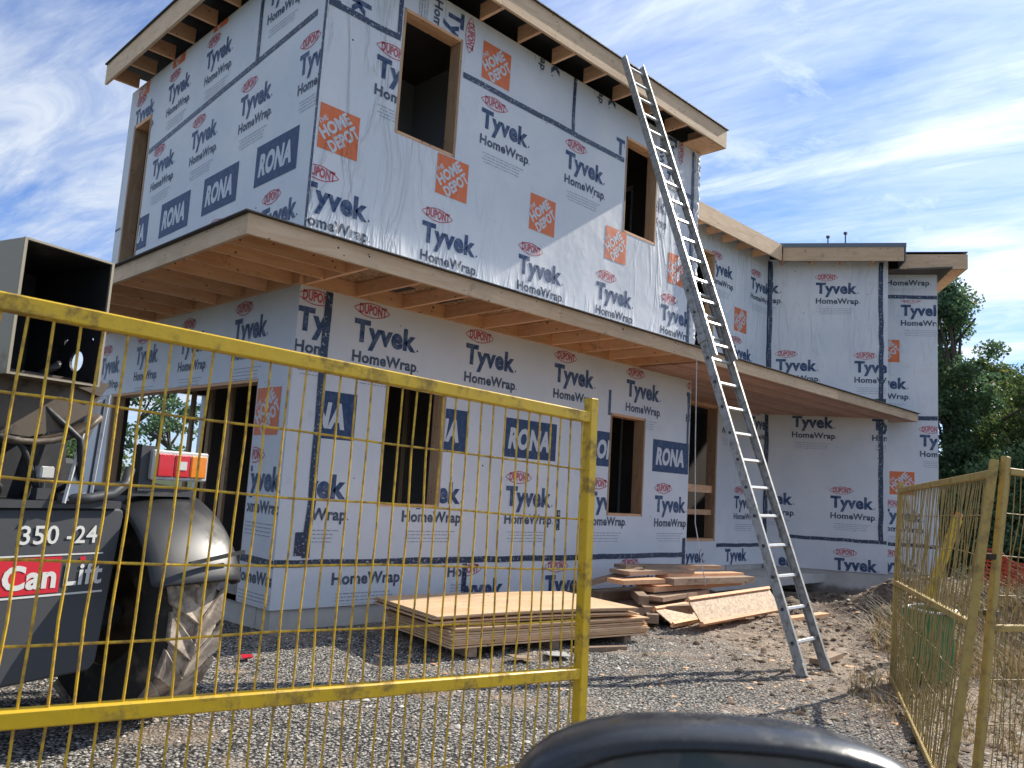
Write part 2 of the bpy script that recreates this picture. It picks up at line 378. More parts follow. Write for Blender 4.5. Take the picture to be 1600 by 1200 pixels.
def np_mesh(name, V, F, m, kind=None):
    me = bpy.data.meshes.new(name); me.vertices.add(len(V)); me.vertices.foreach_set('co', V.astype(np.float32).ravel())
    k = F.shape[1]; me.loops.add(F.size); me.loops.foreach_set('vertex_index', F.astype(np.int32).ravel())
    me.polygons.add(len(F)); me.polygons.foreach_set('loop_start', np.arange(0, F.size, k, dtype=np.int32))
    me.polygons.foreach_set('loop_total', np.full(len(F), k, dtype=np.int32)); me.update(calc_edges=True); me.validate()
    me.materials.append(m); o = bpy.data.objects.new(name, me); return o

# ------------------------------------------------------------------ ground
def hill(x, y, cx, cy, r, h):
    d = ((x - cx) ** 2 + (y - cy) ** 2) ** .5 / r
    return h * np.where(d < 1, (1 - d ** 2) ** 2, 0)
def sstep(a, b, x): t = np.clip((x - a) / (b - a), 0, 1); return t * t * (3 - 2 * t)
def wob(x, y):
    return (np.sin(x*1.9+y*1.3)+np.sin(x*4.3-y*3.1+1)*.5+np.sin(x*9.1+y*7.7+2)*.28+np.sin(x*17.3-y*15.1)*.16)
def height(x, y):
    x = np.asarray(x, float); y = np.asarray(y, float)
    right = sstep(4.2, 6.5, x)
    z = .012 * wob(x, y) * (1 + 3.2 * right) + .035 * right * (np.sin(x*5.1+y*6.7)*np.sin(x*3.3-y*4.1+1) + .5*np.sin(x*12.1-y*9.7)*np.sin(x*7.9+y*13.1))
    z = z - .17 * sstep(8.0, 10.0, x) * sstep(-4.5, -2.2, y)
    z = z + hill(x, y, 8.8, -3.0, 1.5, .60) + hill(x, y, 10.6, -3.9, 1.9, .45) + hill(x, y, 8.6, -5.2, 2.4, .60) + hill(x, y, 6.0, -6.4, 1.6, .25)
    inside = (x > -.2) & (x < 12) & (y > .2) & (y < 5.8)
    return np.where(inside, np.minimum(z, -.02), z)
xs = np.concatenate([np.linspace(-900, -20, 14)[:-1], np.linspace(-20, -5, 24)[:-1], np.linspace(-5, 12, 240)[:-1], np.linspace(12, 30, 30)[:-1], np.linspace(30, 900, 14)])
ys = np.concatenate([np.linspace(-900, -20, 14)[:-1], np.linspace(-20, -8, 20)[:-1], np.linspace(-8, 0, 130)[:-1], np.linspace(0, 30, 40)[:-1], np.linspace(30, 900, 14)])
Xg, Yg = np.meshgrid(xs, ys); Zg = height(Xg, Yg)
V = np.stack([Xg, Yg, Zg], -1).reshape(-1, 3); nx, ny = len(xs), len(ys)
idx = np.arange(nx * ny).reshape(ny, nx)
Fc = np.stack([idx[:-1, :-1], idx[:-1, 1:], idx[1:, 1:], idx[1:, :-1]], -1).reshape(-1, 4)
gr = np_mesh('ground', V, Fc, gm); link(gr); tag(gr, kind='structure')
gr.data.polygons.foreach_set('use_smooth', [True] * len(Fc))

def scatter(name, n, xr, yr, smin, smax, m, label, cat, sel=None, squash=.6):
    x = rng.uniform(*xr, n); y = rng.uniform(*yr, n)
    if sel is not None: k = sel(x, y); x = x[k]; y = y[k]
    n = len(x); s = smin * (smax / smin) ** (rng.random(n) ** 2.2)
    base = np.array([[1,0,0],[.3,.9,0],[-.8,.5,0],[-.7,-.7,0],[.4,-.9,0],[.1,.05,.8]])
    faces = np.array([[0,1,5],[1,2,5],[2,3,5],[3,4,5],[4,0,5]])
    a = rng.uniform(0, 6.28, n); ca, sa = np.cos(a), np.sin(a)
    B = base[None] * rng.uniform(.65, 1.3, (n, 6, 3)); B[:, :5, 2] = rng.uniform(-.15, .35, (n, 5))
    vx = B[..., 0] * ca[:, None] - B[..., 1] * sa[:, None]; vy = B[..., 0] * sa[:, None] + B[..., 1] * ca[:, None]
    V = np.stack([vx * s[:, None] + x[:, None], vy * s[:, None] + y[:, None], B[..., 2] * squash * 1.3 * s[:, None] + height(x, y)[:, None] + .002], -1).reshape(-1, 3)
    F = (faces[None] + 6 * np.arange(n)[:, None, None]).reshape(-1, 3)
    o = np_mesh(name, V, F, m); link(o); return tag(o, label, cat, kind='stuff')
scatter('gravel', 95000, (-4.5, 7.5), (-6.9, 0), .004, .0155, stonem, 'loose grey gravel spread over the yard in front of the house', 'gravel', lambda x, y: ((x - .75 * y + rng.normal(0, .5, len(x))) < 6.1) & (np.sin(x*1.7+y*2.3)+np.sin(x*3.9-y*2.9+1)+.6*np.sin(x*7.1+y*6.3)+rng.normal(0, .5, len(x)) < 1.15))
scatter('soil_clods', 16000, (.5, 12), (-7.2, 0), .006, .05, soilm, 'crumbled brown soil and clods on the dirt to the right', 'soil', lambda x, y: (x - .75 * y + rng.normal(0, .7, len(x))) > 5.5)

# ------------------------------------------------------------------ house
house = empty('house', (0, 0, 0), 'two storey house under construction wrapped in printed white building wrap', 'house')
A3 = R(-57); D3 = Vector((math.cos(A3), math.sin(A3), 0)); N3 = Vector((math.sin(A3), -math.cos(A3), 0))
P30 = Vector((11.87, 1.2, 0)); P3E = P30 + D3 * 2.4
Z = Vector((0, 0, 1))
class Plane:
    def __init__(s, O, U, Nn, t=.18): s.O = Vector(O); s.U = Vector(U).normalized(); s.N = Vector(Nn).normalized(); s.t = t
    def p(s, u, v, w=0): return s.O + s.U * u + Z * v + s.N * w
PF = Plane((0, 0, 0), (1, 0, 0), (0, -1, 0))
PL = Plane((0, 0, 0), (0, 1, 0), (-1, 0, 0))            # u = y, runs away to the left
P2 = Plane((0, 1.2, 0), (1, 0, 0), (0, -1, 0))
P3 = Plane(P30, D3, N3)
P4 = Plane(P30 - N3 * .6, D3, N3)
PB = Plane((0, 5.7, 0), (1, 0, 0), (0, 1, 0))
def cells(u0, u1, v0, v1, ops):
    us = sorted({u0, u1, *[x for o in ops for x in (o[0], o[1]) if u0 < x < u1]}); vs = sorted({v0, v1, *[x for o in ops for x in (o[2], o[3]) if v0 < x < v1]})
    for i in range(len(us)-1):
        for j in range(len(vs)-1):
            cu = (us[i]+us[i+1])/2; cv = (vs[j]+vs[j+1])/2
            if not any(o[0] < cu < o[1] and o[2] < cv < o[3] for o in ops): yield us[i], us[i+1], vs[j], vs[j+1]
def wall(name, pl, u0, u1, v0, v1, ops, mats=None):
    mb = MB()
    for a, b_, c, d in cells(u0, u1, v0, v1, ops):
        mb.add([pl.p(a, c), pl.p(b_, c), pl.p(b_, d), pl.p(a, d)], [(0,1,2,3)], 0)
        mb.add([pl.p(a, c, -pl.t), pl.p(b_, c, -pl.t), pl.p(b_, d, -pl.t), pl.p(a, d, -pl.t)], [(3,2,1,0)], 1)
    def strip(a, b_): mb.add([a(0), b_(0), b_(-pl.t), a(-pl.t)], [(0,1,2,3)], 0)
    for (ua, va), (ub, vb) in (((u0,v0),(u1,v0)),((u1,v0),(u1,v1)),((u1,v1),(u0,v1)),((u0,v1),(u0,v0))):
        strip(lambda w, u=ua, v=va: pl.p(u, v, w), lambda w, u=ub, v=vb: pl.p(u, v, w))
    for o in ops:
        for (ua, va), (ub, vb) in (((o[0],o[2]),(o[1],o[2])),((o[1],o[2]),(o[1],o[3])),((o[1],o[3]),(o[0],o[3])),((o[0],o[3]),(o[0],o[2]))):
            strip(lambda w, u=ua, v=va: pl.p(u, v, w), lambda w, u=ub, v=vb: pl.p(u, v, w))
    me = bpy.data.meshes.new(name); me.from_pydata(mb.v, [], mb.f)
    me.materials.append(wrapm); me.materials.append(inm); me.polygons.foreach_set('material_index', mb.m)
    o = bpy.data.objects.new(name, me); link(o, house); return o
def frame(pl, parent, o, t=.035, sill=True, depth=None, out=.004):
    dp = depth or pl.t; u0, u1, v0, v1 = o
    def brd(ua, ub, va, vb):
        mb = MB(); vs = [pl.p(u, v, w) for w in (-dp, out) for u, v in ((ua,va),(ub,va),(ub,vb),(ua,vb))]
        mb.add(vs, [(0,3,2,1),(4,5,6,7),(0,1,5,4),(1,2,6,5),(2,3,7,6),(3,0,4,7)]); return mb
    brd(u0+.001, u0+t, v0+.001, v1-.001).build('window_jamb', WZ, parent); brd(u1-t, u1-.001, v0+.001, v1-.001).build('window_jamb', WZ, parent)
    brd(u0+t+.001, u1-t-.001, v1-t, v1-.001).build('window_head', WX, parent)
    if sill: brd(u0+t+.001, u1-t-.001, v0+.001, v0+t).build('window_sill', WX, parent)

UF1 = (.97, 1.86, 5.36, 6.86); UF2 = (5.14, 5.96, 5.35, 6.83)
LF_1 = (1.14, 2.0, 1.23, 2.6); LF_2 = (5.06, 5.9, 1.21, 2.66)
wf_lo = wall('front_wall', PF, 0, 7.1, .21, 3.56, [LF_1, LF_2])
wf_up = wall('upper_front_wall', PF, 0, 7.1, 3.56, 7.24, [UF1, UF2])
ULW = (4.72, 5.42, 3.62, 6.62); GAR = (.68, 4.95, .21, 2.48)
PL2 = PL
wl_lo = wall('side_wall', PL, .18, 5.7, .21, 3.56, [GAR]); wl_up = wall('upper_side_wall', PL, .18, 5.7, 3.56, 7.24, [ULW])
for w_, o_ in ((wf_up, UF1), (wf_up, UF2), (wf_lo, LF_1), (wf_lo, LF_2)): frame(PF, w_, o_, .035)
frame(PL, wl_up, ULW, .06); frame(PL, wl_lo, GAR, .03, sill=False, out=-.01)
# wood jambs look broad on the right hand side of each upper opening: the stud pack behind
def stud_pack(pl, parent, ua, ub, va, vb, wa, wb, m=None, name='stud'):
    mb = MB(); vs = [pl.p(u, v, w) for w in (wa, wb) for u, v in ((ua,va),(ub,va),(ub,vb),(ua,vb))]
    mb.add(vs, [(0,3,2,1),(4,5,6,7),(0,1,5,4),(1,2,6,5),(2,3,7,6),(3,0,4,7)]); return mb.build(name, m or WZ, parent)
D2 = (8.6, 9.93, .74, 3.34); U2 = (8.7, 9.66, 3.7, 6.36)
w2_lo = wall('recess_wall', P2, 7.1, 11.87, .28, 3.56, [D2]); w2_up = wall('upper_recess_wall', P2, 7.1, 11.87, 3.56, 6.9, [U2])
frame(P2, w2_lo, D2, .05, depth=.2); frame(P2, w2_up, U2, .05)
for zz, hh in ((1.72, .14), (1.28, .10)): stud_pack(P2, w2_lo, D2[0]+.05, D2[1]-.05, zz-hh/2, zz+hh/2, -.1, -.06, WX, 'guard_rail')
stud_pack(P2, w2_lo, D2[0], D2[1]+.15, 3.345, 3.5, .003, .03, PLK, 'header_board')
w3_lo = wall('bay_wall', P3, 0, 2.4, .25, 3.56, []); w3_up = wall('upper_bay_wall', P3, 0, 2.4, 3.56, 6.78, [])
w4 = wall('end_wall', P4, 2.4, 3.52, .25, 6.62, [])
q = P4.p(3.52, 0); bk = Plane(q, -N3, D3); w5 = wall('far_side_wall', bk, .18, 6, .25, 6.62, [])
q2 = P3.p(2.4, 0); rt = Plane(q2, -N3, D3); wall('return_wall', rt, .18, .6, .25, 6.7, [])
wall('recess_return_wall', Plane((7.1, 0, 0), (0, 1, 0), (1, 0, 0)), .18, 1.2, .21, 7.24, [])
BW = (.45, 1.62, .95, 2.68)
wb = wall('back_wall', PB, 0.18, 16.5, .21, 6.6, [BW, (5.6, 6.5, 1.2, 2.9)])
wall('upper_right_side_wall', Plane((7.1, 0, 0), (0, 1, 0), (1, 0, 0)), 1.2, 5.7, 6.9, 7.24, [])
wall('upper_back_wall', PB, 0.18, 7.1, 6.6, 7.24, [])
# corner roll of crumpled wrap at the right end of the upper front wall
mb = MB(); nz = 70
for i in range(nz + 1):
    z = 3.6 + i * (7.2 - 3.6) / nz
    for k in range(6):
        a = k / 5; jit = random.uniform(-.02, .02)
        mb.v.append((6.98 + .15 * a + jit, -.012 - .04 * math.sin(a * 3.14) * random.uniform(.3, 1.3) + .05 * max(0, a - .8), z + random.uniform(-.015, .015)))
for i in range(nz):
    for k in range(5): a = i*6+k; mb.f.append((a, a+1, a+7, a+6)); mb.m.append(0)
mb.build('corner_wrap', wrapm, wf_up)
# foundation
def found(name, pl, u0, u1, z0, z1, out=-.03):
    mb = MB(); vs = [pl.p(u, v, w) for w in (-.3, out) for u, v in ((u0,z0),(u1,z0),(u1,z1),(u0,z1))]
    mb.add(vs, [(0,3,2,1),(4,5,6,7),(0,1,5,4),(1,2,6,5),(2,3,7,6),(3,0,4,7)]); return mb.build(name, conc, house)
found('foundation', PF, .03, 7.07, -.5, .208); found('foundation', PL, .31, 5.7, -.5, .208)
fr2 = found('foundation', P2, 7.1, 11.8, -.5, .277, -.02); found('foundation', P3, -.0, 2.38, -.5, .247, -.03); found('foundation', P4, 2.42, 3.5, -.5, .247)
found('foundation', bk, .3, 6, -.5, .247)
for u_ in (8.0, 9.2, 10.4): stud_pack(P2, fr2, u_, u_+.012, -.2, .27, -.019, -.016, STEEL, 'form_joint')
# inside: slab, floor deck, partitions, studs
mb = MB(); mb.box((.2, .2, .0), (14, 5.5, .18)); mb.build('floor_slab', conc, house)
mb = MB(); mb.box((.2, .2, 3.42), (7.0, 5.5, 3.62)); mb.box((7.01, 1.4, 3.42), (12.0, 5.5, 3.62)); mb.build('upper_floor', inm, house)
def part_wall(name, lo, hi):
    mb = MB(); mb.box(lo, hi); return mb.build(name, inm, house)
pw = part_wall('partition', (3.9, .2, .2), (4.0, 4.2, 3.4)); part_wall('partition', (7.3, 1.4, .2), (7.4, 5.5, 3.4))
inl, _, _ = mat('lightened inside upstairs', (.42, .43, .46), .85)  # lighter copy of the inside colour, so the upper windows read brighter
for lo_, hi_ in (((2.6, .2, 3.64), (2.7, 5.5, 7.2)), ((.2, 1.9, 3.64), (2.59, 1.97, 7.19)), ((2.71, 1.9, 3.64), (7.0, 1.97, 7.19))):
    mb = MB(); mb.box(lo_, hi_); mb.build('partition', inl, house)
part_wall('partition', (7.05, 1.5, 3.64), (7.08, 5.5, 6.9))
part_wall('partition', (7.45, 2.5, .2), (13.0, 2.6, 3.4)); part_wall('partition', (7.45, 2.5, 3.64), (13.0, 2.6, 6.6))  # dark partitions added to keep the recess openings dark inside
pd_ = part_wall('partition', (2.0, 4.1, .2), (3.88, 4.2, 3.4))
for x_ in (1.3, 1.62, 2.2, 2.75, 3.3):
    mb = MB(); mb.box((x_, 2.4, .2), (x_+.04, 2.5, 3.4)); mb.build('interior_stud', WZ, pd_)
for x_ in (5.2, 5.7):
    mb = MB(); mb.box((x_, 2.2, .2), (x_+.04, 2.3, 3.4)); mb.build('interior_stud', WZ, pd_)
for y_ in (3.1, 3.7, 4.3):
    mb = MB(); mb.box((.9, y_, .2), (.94, y_+.1, 3.4)); mb.build('interior_stud', WZ, pd_)

# ---- canopy between the storeys
CZ0, CZ1 = 3.40, 3.545
mb = MB()
mb.box((-1.14, -1.14, CZ1), (7.08, -.03, CZ1+.015)); mb.box((-1.14, -.029, CZ1), (-.03, 5.7, CZ1+.015)); mb.box((7.13, -1.14, CZ1), (13.8, 1.17, CZ1+.015))
deck = mb.build('canopy', osbm, house)
mb = MB()
mb.box((-1.225, -1.225, CZ1+.017), (13.86, -.004, CZ1+.027)); mb.box((-1.225, -.003, CZ1+.017), (-.004, 5.72, CZ1+.027)); mb.box((7.105, -.003, CZ1+.017), (13.85, 1.195, CZ1+.027))
mb.build('roofing_felt', felt, deck)
def board(name, lo, hi, m, parent, bevel=0):
    mb = MB(); mb.box(lo, hi); return mb.build(name, m, parent, bevel=bevel)
xs_f = [-1.18, 2.6, 6.2, 9.9, 13.84]
for a, b_ in zip(xs_f, xs_f[1:]): board('fascia_board', (a+.002, -1.18-.0, CZ0-.01), (b_-.002, -1.142, CZ1+.014), FAS, deck)
ysf = [-1.141, 1.2, 3.6, 5.7]
for a, b_ in zip(ysf, ysf[1:]): board('fascia_board', (-1.18, a, CZ0-.01), (-1.142, b_-.003, CZ1+.014), FAS, deck)
board('fascia_board', (13.802, -1.141, CZ0-.01), (13.84, -.7, CZ1+.014), FAS, deck)
board('ledger', (.0, -.042, CZ0), (7.1, -.003, CZ1-.002), WX, deck); board('ledger', (-.042, -.0425, CZ0), (-.003, 5.7, CZ1-.002), WY, deck)
x_ = .02
while x_ < 5.6:
    board('joist', (x_, -1.141, CZ0+.002), (x_+.04, -.043, CZ1-.002), WY, deck); x_ += .61
for y_ in (-.78, -.40, .1, .62, 1.2, 1.8, 2.4, 3.0, 3.6, 4.2, 4.8, 5.4):
    board('joist', (-1.141, y_, CZ0+.002), (.018 if y_ < -.05 else -.044, y_+.04, CZ1-.002), WX, deck)
for k, x_ in enumerate((.75, 1.36, 2.58, 3.2, 4.4)):       # black sheets put in for the dark holes between the joists
    board('dark_gap_patch', (x_, -.42-.1*(k % 2), CZ1-.006), (x_+.36, -.1, CZ1-.001), felt, deck)
yy = -1.138
while yy < 1.15:
    j = random.uniform(-.002, .002)
    board('soffit_plank', (5.66, yy+.003, CZ0-.004+j), (13.78 if yy < -.0 else 13.0, min(yy+.137, 1.19), CZ0+.016+j), PLK, deck); yy += .14
# tacked edge of the wrap dragging over the canopy
mb = MB(); n_ = 150
for i in range(n_ + 1):
    x_ = .1 + i * (7.0 - .1) / n_
    a = .10 + .05 * math.sin(i * .31) + .04 * math.sin(i * .83 + 1) + random.uniform(-.02, .02)
    for k, (yy_, zz_) in enumerate(((-.005, 3.95), (-.02 - a * .3, 3.78), (-.1 - a, 3.64), (-.34 - a * 1.9, 3.585))):
        mb.v.append((x_, yy_ + random.uniform(-.006, .004), zz_ + random.uniform(-.006, .012)))
for i in range(n_):
    for k in range(3): a = i*4+k; mb.f.append((a, a+1, a+5, a+4)); mb.m.append(0)
mb.build('loose_wrap_edge', wrapm, wf_up)
# dark flashing strip where the canopy meets the bay
def strip(pl, parent, u0, u1, v0, v1, w=.004, m=None, name='seam_tape', jag=0.0):
    n = max(1, int(max(abs(u1-u0), abs(v1-v0)) / .25)); mb = MB(); ver = abs(v1-v0) > abs(u1-u0)
    pts = []
    for i in range(n + 1):
        t = i / n; j = random.uniform(-jag, jag)
        if ver: pts += [(u0+j, v0+(v1-v0)*t), (u1+j, v0+(v1-v0)*t)]
        else: pts += [(u0+(u1-u0)*t, v0+j), (u0+(u1-u0)*t, v1+j)]
    fs = [(2*i, 2*i+1, 2*i+3, 2*i+2) for i in range(n)]
    vs = [pl.p(u, v, w) for u, v in pts] + [pl.p(u, v, w-.0025) for u, v in pts]
    k = len(pts); fs2 = fs + [tuple(x + k for x in reversed(f)) for f in fs]
    mb.add(vs, fs2); return mb.build(name, m or tapem, parent)
strip(P3, w3_up, .0, 2.36, 3.58, 3.80, .012, felt, 'flashing_strip', .012)

# ---- roofs
def roof_part(name, lo, hi, m, parent): return board(name, lo, hi, m, parent)
RZ0, RZ1 = 7.24, 7.55
roof = board('roof', (-.36, -.41, RZ1-.03), (7.17, 5.72, RZ1-.005), felt, house)
board('roof_membrane', (-.43, -.48, RZ1+.002), (7.23, 5.76, RZ1+.016), felt, roof)
for a, b_ in ((-.40, 2.05), (2.05, 4.65), (4.65, 7.21)): board('fascia_board', (a+.002, -.45, RZ0), (b_-.002, -.412, RZ1), FAS, roof)
for a, b_ in ((-.411, 2.6), (2.6, 5.75)): board('fascia_board', (-.40, a, RZ0), (-.362, b_-.002, RZ1), FAS, roof)
board('fascia_board', (7.172, -.411, RZ0), (7.21, 5.75, RZ1), FAS, roof)
x_ = .1
while x_ < 7.1:
    board('rafter_tail', (x_, -.411, RZ0+.005), (x_+.045, -.002, RZ0+.21), WY, roof); x_ += .665
for i in range(9):
    y_ = .12 + i * .665
    board('rafter_tail', (-.361, y_, RZ0+.005), (-.002, y_+.045, RZ0+.21), WX, roof)
board('rafter_tail', (-.361, -.22, RZ0+.005), (.09, -.175, RZ0+.21), WX, roof)
board('soffit_board', (6.6, -.411, RZ0-.004), (7.17, -.003, RZ0+.012), WX, roof)
board('ceiling', (.2, .2, 7.2), (7.0, 5.5, 7.23), inm, house)
# lower roof on the right
J1 = P3.p(0, 0, .4); J1 = J1 + D3 * ((.8 - J1.y) / D3.y); E3 = P3.p(2.66, 0, .4)
E3b = P3.p(2.66, 0, -.2); E4 = P3.p(4.0, 0, -.2); E5 = E4 - N3 * 6
poly = [(7.13, .84), (J1.x, .84), (E3.x, E3.y), (E3b.x, E3b.y), (E4.x, E4.y), (E5.x, E5.y), (7.13, 6.1)]
mb = MB(); mb.prism(poly, 6.99, 7.012); roof2 = mb.build('lower_roof', felt, house)
mb = MB(); mb.prism([(7.13, 1.3), (12.1, 1.3), (E3b.x-.1, E3b.y+.3), (E4.x-.3, E4.y+.2), (E5.x-.2, E5.y), (7.13, 6.0)], 6.62, 6.65); mb.build('soffit_board', inm, roof2)
def fbeam(name, a, b_, z0, z1, t, m, parent, inset=0):
    a = Vector((a.x, a.y, (z0+z1)/2)); b2 = Vector((b_.x, b_.y, (z0+z1)/2)); mb = MB(); mb.beam(a, b2, t, z1-z0); return mb.build(name, m, parent)
fy = .82
fbeam('fascia_board', Vector((7.12, fy, 0)), Vector((J1.x-.01, fy, 0)), 6.64, 6.985, .038, FAS, roof2)
f3a = P3.p(0, 0, .38); f3a = f3a + D3 * ((fy - f3a.y) / D3.y)
fbeam('fascia_board', f3a + D3*.03, P3.p(2.62, 0, .38), 6.64, 6.965, .038, FAS, roof2)
fbeam('drip_edge', P3.p(-.1, 0, .405), P3.p(2.66, 0, .405), 6.93, 7.02, .008, flash, roof2)
fbeam('drip_edge', P3.p(2.645, 0, .40), P3.p(2.645, 0, -.16), 6.64, 7.02, .02, flash, roof2)
fbeam('fascia_board', P3.p(2.68, 0, -.22), P3.p(4.0, 0, -.22), 6.64, 6.955, .038, FAS, roof2)
fbeam('fascia_board', P3.p(3.98, 0, -.25), P3.p(3.98, 0, -3), 6.64, 6.955, .038, FAS, roof2)
for s_ in (.25, .85, 1.45, 2.05): fbeam('rafter_tail', P3.p(s_, 0, .355), P3.p(s_, 0, .003), 6.655, 6.80, .045, WX, roof2)
for x_ in (7.5, 8.1, 8.7, 9.3, 9.9, 10.5, 11.1): board('rafter_tail', (x_, .841, 6.655), (x_+.045, 1.196, 6.80), WY, roof2)
mb = MB(); mb.prism([(P3.p(2.69,0,-.245).x, P3.p(2.69,0,-.245).y), (P3.p(3.95,0,-.245).x, P3.p(3.95,0,-.245).y), (P3.p(3.95,0,-3).x, P3.p(3.95,0,-3).y), (P3.p(3.54,0,-3).x, P3.p(3.54,0,-3).y), (P3.p(3.54,0,-.595).x, P3.p(3.54,0,-.595).y), (P3.p(2.69,0,-.595).x, P3.p(2.69,0,-.595).y)], 6.625, 6.638); mb.build('soffit_board', WX, roof2)
# patches of wrap turned over the head of the end wall
strip(P4, w4, 2.44, 3.5, 6.30, 6.55, .012, wrapm, 'wrap_flap', .02)

# ---- seam tape
strip(PF, wf_up, .01, .95, 6.43, 6.50, .006, jag=.01); strip(PF, wf_up, 1.90, 5.10, 6.40, 6.47, .006, jag=.006); strip(PF, wf_up, 6.0, 6.95, 6.38, 6.45, .006, jag=.006)
strip(PF, wf_up, .90, .955, 6.50, 7.23, .007, jag=.006); strip(PF, wf_up, 3.90, 3.96, 6.47, 7.235, .007, jag=.006)
strip(PF, wf_up, 6.90, 6.96, 3.7, 7.2, .007, jag=.008)
strip(PL, wl_up, -.0, .04, 3.6, 7.2, .006, jag=.006)
n_ = 14
for i, (a, b_) in enumerate(((.19, 1.47), (1.55, 2.6), (2.6, 3.6), (3.6, 4.68))):
    mb = MB(); za = 6.42 - .087*a; zb = 6.42 - .087*b_
    vs = [PL.p(a, za-.035, .006), PL.p(b_, zb-.035, .006), PL.p(b_, zb+.035, .006), PL.p(a, za+.035, .006)]; vs += [x + Vector((.003, 0, 0)) for x in vs]
    mb.add(vs, [(0,1,2,3), (7,6,5,4)]); mb.build('seam_tape', tapem, wl_up)
strip(PL, wl_up, 1.47, 1.54, 6.25, 7.23, .008, jag=.008)
strip(PL, wl_up, 5.47, 5.69, 5.0, 5.03, .006); strip(PL, wl_up, 5.45, 5.69, 4.4, 4.43, .006)
strip(PF, wf_lo, .30, .385, .70, 3.39, .007, jag=.012); strip(PF, wf_lo, .20, .30, .72, .95, .0065)
strip(PF, wf_lo, .0, 7.04, .61, .68, .006, jag=.006); strip(PF, wf_lo, 2.42, 2.49, .25, .60, .007, jag=.006)
strip(PL, wl_lo, .01, .67, .61, .68, .006, jag=.006)
strip(PF, wf_lo, 5.0, 5.05, 2.62, 2.98, .007, jag=.008); strip(PF, wf_lo, 4.0, 4.08, 1.0, 1.26, .007)
strip(PF, wf_lo, 7.0, 7.05, 2.3, 3.2, .007, jag=.02); strip(PF, wf_lo, 6.98, 7.06, .3, .9, .007, jag=.02)
strip(P2, w2_lo, 10.0, 11.8, .63, .70, .006, jag=.008)
strip(P2, w2_lo, 11.80, 11.86, .5, 3.4, .007, jag=.01); strip(P2, w2_up, 11.80, 11.86, 3.7, 6.75, .007, jag=.012)
strip(P3, w3_up, .0, .07, 3.6, 6.74, .007, jag=.012); strip(P3, w3_up, 2.22, 2.31, 3.6, 6.72, .007, jag=.012)
strip(P3, w3_lo, .0, .05, .9, 3.38, .007, jag=.01); strip(P3, w3_lo, 2.22, 2.31, .9, 3.38, .007, jag=.012)
strip(P3, w3_lo, .3, 2.38, .84, .91, .006, jag=.008)
strip(P4, w4, 2.42, 3.51, 6.08, 6.16, .006, jag=.008); strip(P4, w4, 2.42, 3.51, 3.46, 3.55, .006, jag=.008); strip(P4, w4, 2.42, 3.51, .80, .87, .006, jag=.008)

# ---- printed logos
def text_geo(txt, w, h, bold=.02, shear=0.0, align_left=True):
    cu = bpy.data.curves.new('t', 'FONT'); cu.body = txt; cu.size = 1; cu.offset = bold; cu.resolution_u = 3; cu.shear = 0; cu.space_character = 1.05
    ob = bpy.data.objects.new('t', cu); col.objects.link(ob)
    dg = bpy.context.evaluated_depsgraph_get(); me = ob.evaluated_get(dg).to_mesh()
    V = np.array([v.co[:2] for v in me.vertices]); F = [tuple(p.vertices) for p in me.polygons]
    cap = .73 if not txt.islower() else .55
    x0, x1 = V[:, 0].min(), V[:, 0].max()
    V[:, 0] = (V[:, 0] - x0) / (x1 - x0) * w; V[:, 1] = V[:, 1] / cap * h
    V[:, 0] += V[:, 1] * shear
    ob.evaluated_get(dg).to_mesh_clear(); bpy.data.objects.remove(ob); bpy.data.curves.remove(cu)
    return V, F
IM = ['blue', 'dark', 'red', 'orange', 'navy', 'white', 'grey']; IMATS = [INK[k] for k in IM]
class Logo:
    def __init__(s): s.V = []; s.F = []; s.m = []
    def add(s, V, F, m, x=0, y=0, rot=0, z=0):
        o = len(s.V); c, q = math.cos(rot), math.sin(rot)
        s.V += [(x + a*c - b*q, y + a*q + b*c, z) for a, b in V]; s.F += [tuple(i + o for i in f) for f in F]; s.m += [IM.index(m)] * len(F)
    def rect(s, x0, y0, x1, y1, m, z=0): s.add([(x0,y0),(x1,y0),(x1,y1),(x0,y1)], [(0,1,2,3)], m, z=z)
# each design's origin: left end of the big word's baseline (or lower left corner of the box)
tyv = text_geo('Tyvek', .83, .235, .045); hwp = text_geo('HomeWrap', .86, .12, .035); dup = text_geo('DUPONT', .35, .10, .04); dot_ = text_geo('.', .03, .2, .02)
def oval(L, cx, cy, w, h, m='red', t=.011):
    n = 20
    for sgn in (1, -1):         # the lens shaped outline: two arcs that meet at the ends
        pts = []
        for i in range(n + 1):
            a = i / n; x = cx - w/2 + w*a; y = cy + sgn * h/2 * math.sin(math.pi * a) ** .8
            pts += [(x, y - t/2), (x, y + t/2)]
        L.add(pts, [(2*i, 2*i+2, 2*i+3, 2*i+1) for i in range(n)], m)
def wrap_logo():
    L = Logo()
    L.add(*tyv, 'blue'); L.rect(.842, 0, .862, .022, 'blue'); L.add(*hwp, 'dark', .0, -.225); L.rect(.872, -.225, .885, -.208, 'dark')
    L.add(*dup, 'red', .045, .305); oval(L, .21, .345, .46, .15)
    for j in range(4):
        x = .06 + .03 * (j % 2)
        while x < .72 - .1 * (j == 3):
            w = random.uniform(.02, .09); L.rect(x, -.335 - j*.038, min(x+w, .78), -.327 - j*.038, 'grey'); x += w + .014
    return L
def hd_logo():
    L = Logo(); S = .485; L.rect(0, 0, S, S, 'orange')
    a, fa = text_geo('THE', .13, .052, .03); b1, fb = text_geo('HOME', .43, .125, .045); c1, fc = text_geo('DEPOT', .43, .125, .045)
    q = R(42); cx = cy = S/2
    def put(V, F, u, v): L.add(V, F, 'white', cx + u*math.cos(q) - v*math.sin(q), cy + u*math.sin(q) + v*math.cos(q), q, .0008)
    put(a, fa, -.17, .16); put(b1, fb, -.22, .015); put(c1, fc, -.21, -.145)
    return L
